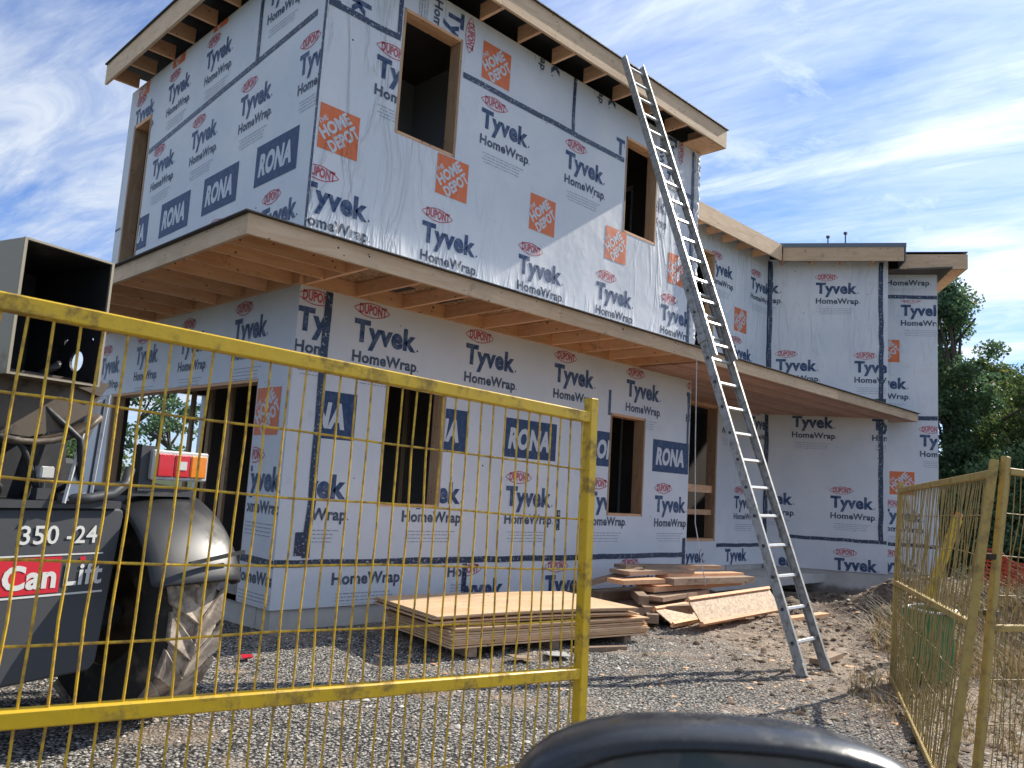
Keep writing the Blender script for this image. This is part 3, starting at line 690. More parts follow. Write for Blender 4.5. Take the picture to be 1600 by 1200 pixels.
def rona_logo():
    L = Logo(); L.rect(0, 0, .97, .485, 'navy'); V, F = text_geo('RONA', .76, .25, .05, .12); L.add(V, F, 'white', .085, .12, 0, .0008); return L
def hw_logo():
    L = Logo(); L.add(*hwp, 'dark', 0, 0); L.rect(.872, 0, .885, .017, 'dark')
    for j in range(4):
        x = .06
        while x < .75: w = random.uniform(.02, .09); L.rect(x, -.10 - j*.035, min(x+w, .78), -.092 - j*.035, 'grey'); x += w + .014
    return L
LG = dict(T=wrap_logo(), H=hd_logo(), R=rona_logo(), W=hw_logo())
LB = dict(T=(-.03, -.48, .89, .43), H=(0, 0, .485, .485), R=(0, 0, .97, .485), W=(-.01, -.23, .89, .16))
NAME = dict(T='printed_logo', H='printed_store_logo', R='printed_store_logo', W='printed_logo')
full = {}
def logo_mesh(kind, clip_fn=None, key=None):
    L = LG[kind]
    if clip_fn is None:
        if kind in full: return full[kind]
    bm = bmesh.new(); vs = [bm.verts.new(v) for v in L.V]
    for f, m in zip(L.F, L.m):
        try: fc = bm.faces.new([vs[i] for i in f]); fc.material_index = m
        except ValueError: pass
    if clip_fn is not None:
        bm = clip_fn(bm)
        if bm is None or not bm.faces: return None
    me = bpy.data.meshes.new(NAME[kind]); bm.to_mesh(me); bm.free()
    for m in IMATS: me.materials.append(m)
    if clip_fn is None: full[kind] = me
    return me
def cut(bm, co, no):
    bmesh.ops.bisect_plane(bm, geom=bm.verts[:] + bm.edges[:] + bm.faces[:], plane_co=co, plane_no=no, clear_outer=True)
def place(kind, pl, parent, u, v, region, ops=(), rot=0, sx=1, lift=.0035, flip=False, scl=1, z0=0):
    """u,v: origin on the wall; flip: text reads towards -u (walls whose u axis runs to the left)."""
    sg = -1 if flip else 1; c, q = math.cos(rot), math.sin(rot)
    # 2D map logo (x,y) -> wall (u,v)
    def mp(x, y): X = x*c*sx - y*q; Y = x*q*sx + y*c; return u + sg*X*scl, v + Y*scl
    x0, y0, x1, y1 = LB[kind]; cs = [mp(x, y) for x, y in ((x0,y0),(x1,y0),(x1,y1),(x0,y1))]
    bu0, bu1 = min(a for a, _ in cs), max(a for a, _ in cs); bv0, bv1 = min(b for _, b in cs), max(b for _, b in cs)
    ru0, ru1, rv0, rv1 = region
    if bu1 <= ru0 or bu0 >= ru1 or bv1 <= rv0 or bv0 >= rv1: return
    hit = [o for o in ops if not (bu1 <= o[0] or bu0 >= o[1] or bv1 <= o[2] or bv0 >= o[3])]
    need = bu0 < ru0 or bu1 > ru1 or bv0 < rv0 or bv1 > rv1 or hit
    X = pl.U * (sg * c * sx * scl) + Z * (q * sx * scl); Y = pl.U * (-sg * q * scl) + Z * (c * scl); O = pl.p(u, v, lift)
    M = Matrix(((X.x, Y.x, pl.N.x, O.x), (X.y, Y.y, pl.N.y, O.y), (X.z, Y.z, pl.N.z, O.z), (0, 0, 0, 1)))
    if not need:
        o = bpy.data.objects.new(NAME[kind], logo_mesh(kind)); link(o, parent); o.matrix_world = M; return
    L = LG[kind]; bm = bmesh.new(); vs = [bm.verts.new(w) for w in L.V]
    for f, m in zip(L.F, L.m):
        try: fc = bm.faces.new([vs[i] for i in f]); fc.material_index = m
        except ValueError: pass
    for w in bm.verts: a, b_ = mp(w.co.x, w.co.y); w.co = (a, b_, w.co.z)
    cu0, cu1, cv0, cv1 = max(ru0, bu0-.01), min(ru1, bu1+.01), max(rv0, bv0-.01), min(rv1, bv1+.01)
    for a, b_, c_, d in cells(cu0, cu1, cv0, cv1, [(o[0]-.006, o[1]+.006, o[2]-.006, o[3]+.006) for o in hit]):
        k = bm.copy(); cut(k, (a, 0, 0), (-1, 0, 0)); cut(k, (b_, 0, 0), (1, 0, 0)); cut(k, (0, c_, 0), (0, -1, 0)); cut(k, (0, d, 0), (0, 1, 0))
        if k.faces:
            for w in k.verts: w.co = pl.p(w.co.x, w.co.y, lift + w.co.z)
            me = bpy.data.meshes.new(NAME[kind]); k.to_mesh(me)
            for m in IMATS: me.materials.append(m)
            link(bpy.data.objects.new(NAME[kind], me), parent)
        k.free()
    bm.free()
PT = 1.575
def row(kind, pl, parent, v, off, region, ops=(), **kw):
    k0 = math.floor((region[0] - off) / PT) - 1; k1 = math.ceil((region[1] - off) / PT) + 1
    for k in range(k0, k1 + 1): place(kind, pl, parent, off + k*PT, v, region, ops, **kw)
# upper front, main roll
rg = (.005, 6.97, 3.6, 6.44)
row('T', PF, wf_up, 5.92, .66, rg, [UF1, UF2]); row('H', PF, wf_up, 4.86, .03, rg, [UF1, UF2]); row('T', PF, wf_up, 4.25, -.12, rg)
# upper front, top roll laid sideways
rt1 = (.97, 3.89, 6.5, 7.235); rt2 = (3.97, 6.95, 6.5, 7.235); rt0 = (.01, .9, 6.5, 7.235)
for u_, v_ in ((1.62, 7.18), (3.44, 7.93), (.30, 7.3)): place('T', PF, wf_up, u_, v_, rt1 if u_ > .9 else rt0, [UF1], rot=-R(90))
place('H', PF, wf_up, 2.19, 6.53, rt1)
for u_, v_ in ((4.68, 7.95), (6.22, 7.30)): place('T', PF, wf_up, u_, v_, rt2, [UF2], rot=-R(90))
place('T', PF, wf_up, 4.9, 6.50, (4.3, 5.1, 6.48, 6.75), rot=-R(0), lift=.0045)
# upper side (text reads towards -u); the roll hangs a little out of level
SL = R(2.2)
rl = (.05, 5.68, 3.6, 6.9)
for u_, v_ in ((4.45, 5.58), (3.17, 5.64), (1.81, 5.70), (.46, 5.76)): place('T', PL, wl_up, u_, v_, (.05, 5.68, 3.6, 6.28), [ULW], flip=True, sx=.9, rot=SL)
for u_, v_ in ((5.28, 4.53), (3.92, 4.57), (2.60, 4.62), (1.25, 4.68)): place('R', PL, wl_up, u_, v_, rl, [ULW], flip=True, sx=.95, rot=R(1))
for u_, v_ in ((.98, 4.13), (2.35, 4.07), (3.7, 4.0)): place('T', PL, wl_up, u_, v_, rl, [ULW], flip=True, sx=.9, rot=SL)
for u_, v_ in ((5.42, 6.62), (4.19, 6.62), (2.98, 6.69)): place('T', PL, wl_up, u_, v_, (1.55, 5.68, 6.1, 7.235), [ULW], flip=True, sx=.88, rot=SL)
for u_, v_ in ((5.40, 7.03), (4.14, 7.10), (2.86, 7.16)): place('H', PL, wl_up, u_, v_, (1.55, 5.68, 6.1, 7.235), [ULW], flip=True, sx=.85)
place('T', PL, wl_up, 1.35, 6.92, (.05, 1.46, 6.5, 7.235), flip=True, sx=.9, rot=SL)
# lower front
rg = (.39, 7.08, .69, 3.395)
row('T', PF, wf_lo, 2.955, .67, rg, [LF_1, LF_2]); row('R', PF, wf_lo, 1.89, 2.96 - 2*PT, rg, [LF_1, LF_2]); row('T', PF, wf_lo, 1.30, -.09, rg, [LF_1, LF_2])
place('T', PF, wf_lo, -.01, 2.955, (-.0, .30, .69, 3.395))
place('W', PF, wf_lo, .66, .43, (.01, 2.42, .23, .61)); place('W', PF, wf_lo, 2.2, .46, (.01, 2.42, .23, .61))
row('T', PF, wf_lo, .19, 3.86 - 2*PT, (2.49, 7.08, .215, .605))
# lower side
for u_, v_ in ((1.35, 2.94), (2.77, 2.90), (4.2, 2.86)): place('T', PL, wl_lo, u_, v_, (.19, 5.6, .69, 3.395), [GAR], flip=True, sx=.9)
place('H', PL, wl_lo, .66, 1.89, (.01, .67, .69, 3.39), [GAR], flip=True); place('T', PL, wl_lo, .8, 1.34, (.01, .64, .69, 3.39), flip=True, sx=.95)
place('W', PL, wl_lo, .75, .43, (.01, .66, .23, .6), flip=True)
place('T', PL, wl_lo, 5.55, 2.8, (4.4, 5.6, .69, 3.395), [GAR], flip=True, sx=.9)
# recess
row('T', P2, w2_up, 5.99, 11.08 - 8*PT, (7.2, 11.8, 3.6, 6.85), [U2]); row('H', P2, w2_up, 4.96, 10.45, (7.2, 11.8, 3.6, 6.85), [U2]); row('T', P2, w2_up, 4.42, 10.33, (7.2, 11.8, 3.6, 6.85), [U2])
row('T', P2, w2_lo, 3.06, 11.2, (10.1, 11.8, .7, 3.39), [D2]); row('T', P2, w2_lo, 1.40, 10.62, (10.1, 11.8, .7, 3.39), [D2]); row('T', P2, w2_lo, .36, 10.33, (7.2, 11.8, .29, .62), [D2])
# bay
row('T', P3, w3_up, 6.04, .96, (.07, 2.38, 3.6, 6.74)); row('T', P3, w3_up, 4.36, .17, (.07, 2.38, 3.81, 6.74))
row('T', P3, w3_lo, 3.16, .52, (.06, 2.38, .91, 3.385)); row('T', P3, w3_lo, 1.53, 1.30, (.06, 2.38, .91, 3.385)); row('T', P3, w3_lo, .28, 1.38, (.3, 2.38, .26, .83))
# end wall
rg = (2.42, 3.5, .26, 3.44); ru = (2.42, 3.5, 3.57, 6.05)
place('T', P4, w4, 2.79, 5.72, ru); place('H', P4, w4, 2.28, 4.69, ru); place('T', P4, w4, 2.08, 4.12, ru); place('T', P4, w4, 3.16, 2.92, rg); place('H', P4, w4, 2.57, 1.87, rg)
place('T', P4, w4, 2.37, 1.33, rg); place('T', P4, w4, 2.3, .30, (2.42, 3.5, .26, .79)); place('W', P4, w4, 2.5, 6.38, (2.42, 3.5, 6.33, 6.55), lift=.015)

# ------------------------------------------------------------------ roof anchors
ra = empty('roof_anchor', tuple(P3.p(1.45, 7.01, -.35)), 'twin thin safety anchor posts standing on the lower roof', 'roof anchor')
for du, hh in ((0, .36), (.36, .44)):
    b0 = P3.p(1.25+du, 7.012, -.35); mb = MB(); mb.tube([b0, b0 + Z*hh], .014, 6); mb.build('post', STEEL, ra)
    mb = MB(); mb.tube([b0 + Z*.16, b0 + D3*.22 + Z*.01], .01, 5); mb.tube([b0 + Z*.16, b0 - D3*.20 + Z*.01], .01, 5); mb.build('brace', STEEL, ra)
    mb = MB(); mb.box(tuple(b0 + Vector((-.03, -.03, hh))), tuple(b0 + Vector((.03, .03, hh+.05)))); mb.build('cap', STEEL, ra)

# ------------------------------------------------------------------ ladder
F0, F1 = Vector((3.10, -3.82, 0)), Vector((3.64, -3.80, 0)); T0, T1 = Vector((4.26, -.5, 7.5)), Vector((4.73, -.5, 7.53))
lad = empty('extension_ladder', tuple((F0+F1)/2), 'long aluminium extension ladder leaning against the upper eave', 'ladder')
def rail(name, a, b_, wdt=.032, dep=.086, wall_t=.006, side=1):
    d = (b_-a).normalized(); x = (F1-F0).normalized(); x = (x - d*x.dot(d)).normalized(); n = d.cross(x)     # n faces the house or the viewer
    mb = MB()
    mb.beam(a, b_, wall_t, dep, n)                                               # web
    for s_ in (1, -1):
        off = n * s_ * (dep/2 - wall_t/2) + x * side * wdt/2
        mb.beam(a + off, b_ + off, wdt, wall_t, n)
    return mb.build(name, ALU, lad)
def lerp(a, b_, t): return a + (b_ - a) * t
Ldir = (T0 - F0).normalized(); Lx = ((F1 - F0) - Ldir * (F1 - F0).dot(Ldir)).normalized(); Ln = Ldir.cross(Lx)
if Ln.y > 0: Ln = -Ln
Ltot = (T0 - F0).length
tb, ta = .545, .405                                    # top of the base section, bottom of the fly section
rail('rail', F0, lerp(F0, T0, tb), side=1); rail('rail', F1, lerp(F1, T1, tb), side=-1)
fo = -Ln * .0 + Ln * .055
rail('fly_rail', lerp(F0, T0, ta) + fo + Lx*.018, T0 + fo + Lx*.018, side=1); rail('fly_rail', lerp(F1, T1, ta) + fo - Lx*.018, T1 + fo - Lx*.018, side=-1)
k = 1
while k * .305 < Ltot * tb:
    t = k * .305 / Ltot; mb = MB(); a, b_ = lerp(F0, T0, t), lerp(F1, T1, t); mb.beam(a, b_, .034, .03, Ln); mb.build('rung', RUNG, lad, bevel=.006)
    mb = MB()
    for p_, s_ in ((a, -1), (b_, 1)): mb.tube([p_ + Lx*s_*.002, p_ + Lx*s_*.012], .016, 8)
    mb.build('rung_rivet', STEEL, lad); k += 1
t0_ = ta + .02
while t0_ < .985:
    mb = MB(); a, b_ = lerp(F0, T0, t0_) + fo + Lx*.018, lerp(F1, T1, t0_) + fo - Lx*.018; mb.beam(a, b_, .034, .03, Ln); mb.build('fly_rung', RUNG, lad, bevel=.006); t0_ += .305 / Ltot
for p_ in (F0, F1):
    mb = MB(); mb.beam(p_ + Z*.0 - Vector((0, .05, 0)), p_ + Vector((0, .06, .0)), .07, .025); mb.beam(p_ + Z*.01, p_ + Ldir*.12, .045, .09, Ln); mb.build('ladder_foot', ALU, lad)
for t_, (a0, a1) in ((.43, (F0, T0)), (.43, (F1, T1))):
    p_ = lerp(a0, a1, t_); mb = MB(); mb.beam(p_, p_ + Ldir*.09, .045, .10, Ln); mb.build('rung_lock', ALU, lad)
mb = MB(); pts = [lerp(lerp(F0, T0, .03+i*.05), lerp(F1, T1, .03+i*.05), .06 + .02*math.sin(i)) - Ln*.03 for i in range(10)]; mb.tube(pts, .005, 5); mb.build('rope', INK['grey'], lad)

cordm = WZ
cord = MB(); cord.tube([(5.35, -1.2, 3.42), (5.352, -1.22, 2.2), (5.345, -1.26, 1.2), (5.33, -1.45, .42)], .007, 5)
tag(cord.build('cord', CHROME), 'thin pale cord hanging from the canopy edge down to the board pile', 'cord')

# ------------------------------------------------------------------ plywood stack
A = R(-9); PX = Vector((math.cos(A), math.sin(A), 0)); PY = Vector((-math.sin(A), math.cos(A), 0)); PO = Vector((.80, -1.72, 0))
def slab(name, o, u0, u1, v0, v1, z0, z1, m, bend=0, rot=0, matside=None):
    mb = MB(); cx = Vector(((u0+u1)/2, (v0+v1)/2, 0)); n = 8; vs = []
    for i in range(n + 1):
        u = u0 + (u1-u0)*i/n; bz = bend * math.sin(math.pi*i/n)
        for (v, z) in ((v0, z0), (v1, z0), (v1, z1), (v0, z1)):
            du, dv = u - cx.x, v - cx.y; uu = cx.x + du*math.cos(rot) - dv*math.sin(rot); vv = cx.y + du*math.sin(rot) + dv*math.cos(rot)
            vs.append(o + PX*uu + PY*vv + Z*(z+bz))
    fs = [(3,2,1,0), tuple(4*n+k for k in range(4))]
    for i in range(n):
        for k in range(4): a = 4*i+k; b_ = 4*i+(k+1) % 4; fs.append((a, b_, b_+4, a+4))
    mb.add(vs, fs); return mb.build(name, m)
for i, u_ in enumerate((.25, 1.2, 2.15)):
    o = slab('timber_block', PO, u_-.045, u_+.045, .02, 1.2, .0, .085, OLD)
    tag(o, ['left timber block lying under the plywood stack', 'middle timber block lying under the plywood stack', 'right timber block lying under the plywood stack'][i], 'timber block', 'blocks under the plywood')
z = .088; ns = 13
for i in range(ns):
    t = .0165; r_ = lambda a, b: random.uniform(a, b)
    if i < 9: u0, v0, rr, bd = r_(-.022, .022), r_(-.02, .02), r_(-.006, .006), r_(0, .003)
    elif i == 9: u0, v0, rr, bd = -.05, .07, -.012, .004
    else: u0, v0, rr, bd = -.13 + r_(-.02, .02), .03 + r_(-.03, .03), r_(-.035, -.01), .016
    if i == 9: z += .014
    if i == 11: z += .012
    o = slab('plywood_sheet', PO, u0, u0+2.40, v0, v0+1.22, z, z+t-.002, PLY, bd, rr)
    if i == ns-1: lb = 'topmost plywood sheet of the stack, its face in the sun'
    elif i == ns-2: lb = 'second plywood sheet from the top of the stack'
    elif i == ns-3: lb = 'third plywood sheet from the top, edge sticking out to the left'
    elif i == 9: lb = 'skewed plywood sheet lying on the squared lower bundle'
    elif i == 0: lb = 'lowest plywood sheet, resting on the timber blocks'
    else: lb = ['second', 'third', 'fourth', 'fifth', 'sixth', 'seventh', 'eighth', 'ninth', 'tenth', 'eleventh'][i-1] + ' plywood sheet up from the timber blocks in the squared lower bundle'
    tag(o, lb, 'plywood sheet', 'plywood sheets stacked in front of the house'); z += t + r_(.0005, .0055)

# ------------------------------------------------------------------ board and joist pile
pile_o = Vector((4.15, -1.55, 0)); A = R(-1); PXs, PYs = PX, PY
def plank(name, a, b_, w, h, m, label, cat='board', up=(0, 0, 1), group='boards in the pile beside the front wall'):
    mb = MB(); mb.beam(a, b_, w, h, up); return tag(mb.build(name, m), label, cat, group)
V3 = Vector
lab = ['short dark board at the bottom left of the pile', 'dark board end poking out low at the left of the pile', 'dark board lying low in the middle of the pile', 'dark board lying low at the back of the pile',
       'weathered board crossing the lower pile towards the wall', 'brown board lying flat just under the pink ones', 'pinkish board lying along the front of the upper pile', 'long pinkish board on top at the right of the pile',
       'long thin board at the very top back of the pile', 'short pale board on top at the left of the pile', 'flat wide board near the top middle of the pile', 'board leaning at the left back of the pile',
       'short board end facing out on the left side of the pile', 'lower board end facing out on the left side of the pile']
bd = [((3.85,-1.15,.06),(5.6,-1.25,.06),.20,.10),((3.9,-1.3,.17),(4.9,-1.5,.17),.16,.09),((4.4,-.9,.10),(6.6,-.95,.10),.22,.16),((4.2,-.55,.15),(6.8,-.5,.15),.25,.25),
      ((4.35,-1.35,.29),(5.6,-1.2,.31),.24,.05),((4.5,-1.1,.37),(6.7,-1.1,.38),.28,.06),((4.75,-1.28,.47),(6.7,-1.32,.44),.16,.08),((5.0,-1.0,.50),(6.9,-1.02,.46),.20,.07),
      ((4.5,-.7,.60),(6.6,-.85,.56),.20,.05),((4.05,-.98,.46),(4.75,-1.1,.47),.30,.05),((4.3,-.85,.55),(5.6,-.95,.55),.34,.05),((3.85,-.5,.34),(4.7,-.9,.58),.14,.05),
      ((4.0,-1.45,.30),(4.45,-1.0,.31),.12,.10),((4.05,-1.55,.10),(4.5,-1.15,.12),.14,.10)]
for i, (a, b_, w, h) in enumerate(bd):
    plank('board', V3(a), V3(b_), w, h, OLD if i in (0,1,2,3,4,6,8,10,11,12,13) else WX, lab[i])
# the tipped I-joists with osb webs in front
def ijoist(a, b_, tilt, label, web=.30):
    a, b_ = V3(a), V3(b_); d = (b_-a).normalized(); up = (Z*math.cos(tilt) + V3((-d.y, d.x, 0))*math.sin(tilt)).normalized()
    e = empty('i_joist', tuple(a), label, 'joist', 'i-joists in front of the pile')
    mb = MB(); mb.beam(a + up*web/2, b_ + up*web/2, .012, web, up); mb.build('web', osbm, e)
    for s_, nm in ((0, 'flange'), (1, 'flange')):
        mb = MB(); mb.beam(a + up*(web*s_), b_ + up*(web*s_), .062, .036, up); mb.build(nm, WX, e)
ijoist((4.32, -2.03, .10), (6.35, -1.98, .14), R(38), 'tipped joist with bright osb web leaning on the pile front', .31)
ijoist((4.2, -1.72, .05), (6.0, -1.55, .06), R(60), 'shaded joist lying just behind the bright tipped one', .28)
plank('board', V3((5.75, -2.0, .035)), V3((6.5, -1.85, .035)), .09, .045, OLD, 'dark reddish board end on the gravel right of the joists')
plank('board', V3((6.35, -2.05, .025)), V3((7.4, -2.1, .03)), .14, .035, WX, 'pale flat board on the gravel right of the pile')
plank('board', V3((2.05, -2.05, .03)), V3((2.6, -2.25, .03)), .07, .04, OLD, 'reddish scrap of board under the plywood front')
plank('board', V3((3.72, -3.66, .05)), V3((4.3, -3.6, .05)), .14, .05, OLD, 'flat pad board behind the right ladder foot')
plank('board', V3((8.0, -3.05, .33)), V3((8.35, -2.95, .36)), .10, .05, WX, 'short pale offcut on the dirt mound beside the bay')
def scrap(name, pts, z, m, label, cat, t=.006):
    mb = MB(); n = len(pts); vs = [(x, y, z + random.uniform(0, .03)) for x, y in pts]
    vs += [(x, y, zz + t) for (x, y, zz) in vs]; mb.add(vs, [tuple(reversed(range(n))), tuple(range(n, 2*n))] + [(i, (i+1) % n, n+(i+1) % n, n+i) for i in range(n)])
    return tag(mb.build(name, m), label, cat)
scrap('cardboard_scrap', [(.68,-4.12),(.85,-4.22),(1.02,-4.15),(.98,-4.0),(.78,-3.93)], .01, WX, 'torn tan cardboard scrap on the gravel in front of the car mirror', 'scrap')
scrap('plastic_scrap', [(1.55,-2.2),(1.75,-2.3),(1.85,-2.12),(1.7,-2.02)], .02, CHROME, 'crumpled white plastic scrap under the plywood front edge', 'scrap')
scrap('paper_scrap', [(1.2,-2.12),(1.4,-2.2),(1.42,-2.02),(1.25,-1.98)], .02, OLD, 'brown paper scrap beneath the left part of the plywood', 'scrap')
scrap('red_rag', [(-.75,-.98),(-.66,-1.0),(-.64,-.92),(-.72,-.9)], .01, SRED, 'small red rag on the gravel near the house corner', 'rag')

scatter('wood_chips', 500, (0, 9), (-6.2, -1.2), .012, .04, WX, 'pale wood chips and splinters littering the gravel and dirt', 'wood chips', None, .25)
scatter('pebbles', 1500, (-4, 10), (-6.8, -.3), .012, .032, stonem, 'larger pebbles lying on the gravel and dirt', 'pebbles')
# ------------------------------------------------------------------ fence panels
def wire(a, b_, r, m, parent, wobble=.006, n=7, name='wire'):
    a, b_ = V3(a), V3(b_); pts = [lerp(a, b_, i/n) + (V3((random.uniform(-1,1), random.uniform(-1,1), random.uniform(-1,1)))*wobble if 0 < i < n else V3()) for i in range(n+1)]
    mb = MB(); mb.tube(pts, r, 6, cap=False); return mb.build(name, m, parent, smooth=True)
def panel(name, B0, B1, T0_, T1_, zmid0, zmid1, label, my, mw, nv, hz, rr=.019, wr=.0028, wob=.006, group='yellow temporary fence panels', leave=None):
    """B0,B1 bottom corners, T0_,T1_ top corners (end 0 and end 1); square tube frame with a middle rail and wire infill"""
    B0, B1, T0_, T1_ = map(V3, (B0, B1, T0_, T1_)); e = empty(name, tuple((B0+B1)/2), label, 'fence panel', group)
    at = lambda s, t: lerp(lerp(B0, B1, s), lerp(T0_, T1_, s), t)
    sd = (B1-B0).normalized(); nrm = sd.cross(Z)
    for s_ in (0, 1): mb = MB(); mb.beam(at(s_, -.0), at(s_, 1.045), rr*2.1, rr*2.1, nrm); mb.build('post', my, e, bevel=.004)
    for nm, t in (('top_rail', None), ('bottom_rail', 0.02)):
        a, b_ = (at(0, 1.0), at(1, 1.0)) if t is None else (at(0, t), at(1, t))
        mb = MB(); mb.beam(a + sd*rr*1.06, b_ - sd*rr*1.06, rr*2, rr*2.1, Z); mb.build(nm, my, e, bevel=.004)
    tm0 = (zmid0 - B0.z) / (T0_.z - B0.z); tm1 = (zmid1 - B1.z) / (T1_.z - B1.z)
    mb = MB(); mb.beam(at(0, tm0) + sd*rr*1.06, at(1, tm1) - sd*rr*1.06, rr*2, rr*2, Z); mb.build('middle_rail', my, e, bevel=.004)
    for i in range(1, nv):
        s_ = i / nv; o = nrm * .004; dx = random.uniform(-.004, .004); wire(at(s_, .02) + o + sd*dx, at(s_, 1) + o - sd*dx, wr, mw, e, wob)
    for t in hz:
        a, b_ = at(0, t), at(1, t); wire(a - nrm*.004, b_ - nrm*.004, wr, mw, e, wob, 9)
    return e
# front panel: right end post at (-1.45,-5.07), runs to the left along the kerb
FR = V3((-1.415, -5.03, .0)); FD = V3((-2.07, .11, 0)).normalized()
Lp = 3.05
FLb = FR + FD * Lp + Z * .08
tr = 1.81; sl = .03
panel('fence_panel', tuple(FLb + Z*0 + FD*.0), tuple(FR), tuple(FR + FD*(Lp-.08) + Z*(tr + Lp*sl)), (FR.x-.025, FR.y, tr), .80 + Lp*(sl+.012), .79,
      'yellow mesh fence panel in the foreground, in front of the forklift', YEL, YELW, 50, (.55, .66, .77, .88, .27), .0215, .0037, .005)
# right: tilted open panel and the next one
panel('fence_panel', (3.61, -4.39, .03), (.80, -5.69, .0), (3.70, -4.43, 1.70), (.98, -5.88, 1.74), .88, .93,
      'faded yellow fence panel swung open on the right, orange netting seen through it', TAN, TANW, 84, (.12, .24, .37, .62, .74, .87), .020, .0028, .014)
panel('fence_panel', (.86, -5.80, .0), (3.50, -6.90, .02), (1.02, -5.93, 1.76), (3.58, -6.96, 1.70), .92, .88,
      'faded yellow fence panel at the far right edge, running away from the open one', TAN, TANW, 66, (.12, .24, .37, .62, .74, .87), .018, .0028, .012)
# leaning brace
st = empty('leaning_stake', (5.35, -4.3, 0), 'yellow stake with an orange tip leaning behind the open fence panel', 'stake')
mb = MB(); mb.beam((5.42, -3.86, -.02), (5.5, -4.1, .62), .07, .07); mb.build('shaft', YEL, st)
mb = MB(); mb.beam((5.5, -4.08, .60), (6.02, -4.22, 1.47), .075, .075); mb.build('shaft', YEL, st)
mb = MB(); mb.beam((6.02, -4.22, 1.47), (6.05, -4.23, 1.53), .058, .058); mb.build('tip', LAMB, st)
# clamps between the two right panels
cl_ = empty('panel_clamp', (.95, -5.86, 1.2), 'rusty clamp joining the two right fence panels', 'clamp')
for zz in (1.28, .98): mb = MB(); mb.box((.955, -5.90, zz), (1.0, -5.83, zz+.03)); mb.build('clamp_plate', BROWN, cl_)
# panel foot block
# orange netting
def netting(name, a, b_, h0, h1, label, cell=.055):
    a, b_ = V3(a), V3(b_); L = (b_-a).length; nu = int(L/cell); nv = int(h1/cell); mb = MB(); d = (b_-a).normalized(); nn = d.cross(Z)
    sag = lambda s: -.16*math.sin(math.pi*s) + .03*math.sin(s*17)
    P_ = lambda s, t: a + (b_-a)*s + Z*(h0 + (h1+sag(s))*t) + nn*(.05*math.sin(s*23+t*3))
    for i in range(nu + 1):
        s = i/nu
        for j in range(0, nv, 3): mb.beam(P_(s, j/nv), P_(s, min(1, (j+3)/nv)), .022, .003, nn)
    for j in range(nv + 1):
        for i in range(0, nu, 2): mb.beam(P_(i/nu, j/nv), P_(min(1, (i+2)/nu), j/nv), .003, .028, Z)
    return tag(mb.build(name, OFEN), label, 'safety netting', 'orange safety netting beyond the mound')
netting('safety_netting', (9.4, -3.6, .0), (7.6, -5.6, .0), .25, .80, 'sagging orange safety netting behind the open fence panel')
netting('safety_netting', (7.4, -5.9, .0), (6.0, -7.4, .0), .45, 1.1, 'taller orange netting at the right edge of the view')
# green sack bin
def blob_bin():
    e = empty('rubbish_bin', (3.75, -4.75, .0), 'green rubbish bin lined with a sack behind the open fence panel', 'bin')
    mb = MB(); n = 28; rows = 12
    for j in range(rows + 1):
        t = j / rows
        for i in range(n):
            a = 2*math.pi*i/n; r0 = (.17 + .045*t) * (1 + .05*math.sin(a*7 + t*2) + .03*math.sin(a*13 - t*5))
            mb.v.append((3.98 + r0*math.cos(a), -4.58 + r0*math.sin(a), .03 + .62*t))
    for j in range(rows):
        for i in range(n): a = j*n+i; b_ = j*n+(i+1) % n; mb.f.append((a, b_, b_+n, a+n)); mb.m.append(0)
    mb.f.append(tuple(reversed(range(n)))); mb.m.append(0)
    mb.build('sack', GRN, e, smooth=True)
    mb = MB(); mb.tube([(3.98 + .222*math.cos(a), -4.58 + .222*math.sin(a), .655 + .012*math.sin(a*3)) for a in [2*math.pi*i/24 for i in range(25)]], .012, 6); mb.build('rim', CHROME, e)
    mb = MB(); mb.prism([(3.98+.2*math.cos(a), -4.58+.2*math.sin(a)) for a in [2*math.pi*i/12 for i in range(12)]], .50, .52); mb.build('rubbish', OLD, e)
blob_bin()

# dry brush, sticks, weeds
def brush(name, n, sel, hmin, hmax, w, m, label, cat, lean=.8):
    x, y = sel(n); n = len(x); z = height(x, y); h = rng.uniform(hmin, hmax, n); a = rng.uniform(0, 6.28, n); ln = rng.uniform(.1, lean, n) * h
    px_, py_ = -np.sin(a) * w / 2, np.cos(a) * w / 2; V = []
    for t, ww in ((0, 1), (.5, .8), (1, .15)):
        cx = x + np.cos(a) * ln * t ** 1.6; cy = y + np.sin(a) * ln * t ** 1.6; cz = z + h * t * (1 - .25 * t)
        V.append(np.stack([cx - px_*ww, cy - py_*ww, cz], -1)); V.append(np.stack([cx + px_*ww, cy + py_*ww, cz], -1))
    V = np.stack(V, 1).reshape(-1, 3); b0 = 6 * np.arange(n)[:, None, None]
    F = (np.array([[0,1,3,2],[2,3,5,4]])[None] + b0).reshape(-1, 4)
    o = np_mesh(name, V, F, m); link(o); return tag(o, label, cat, kind='stuff')
def sel_disc(cx, cy, r, sq=1.0):
    def f(n): a = rng.uniform(0, 6.28, n); q = np.sqrt(rng.random(n)) * r; return cx + q*np.cos(a), cy + q*np.sin(a)*sq
    return f
brush('dry_brush', 9000, sel_disc(6.9, -5.6, 2.5), .12, .55, .008, STRAW, 'tangled dry straw and brush on the ground behind the right fence', 'dry brush', 1.6)
brush('dry_brush', 2600, sel_disc(3.6, -5.6, 1.5), .05, .28, .006, STRAW, 'dry stalks low to the ground around the open fence panel', 'dry brush', 1.8)
brush('weeds', 5000, sel_disc(9.8, -7.0, 2.6), .3, 1.1, .02, LF2, 'green and yellow weeds growing behind the orange netting', 'weeds', .7)
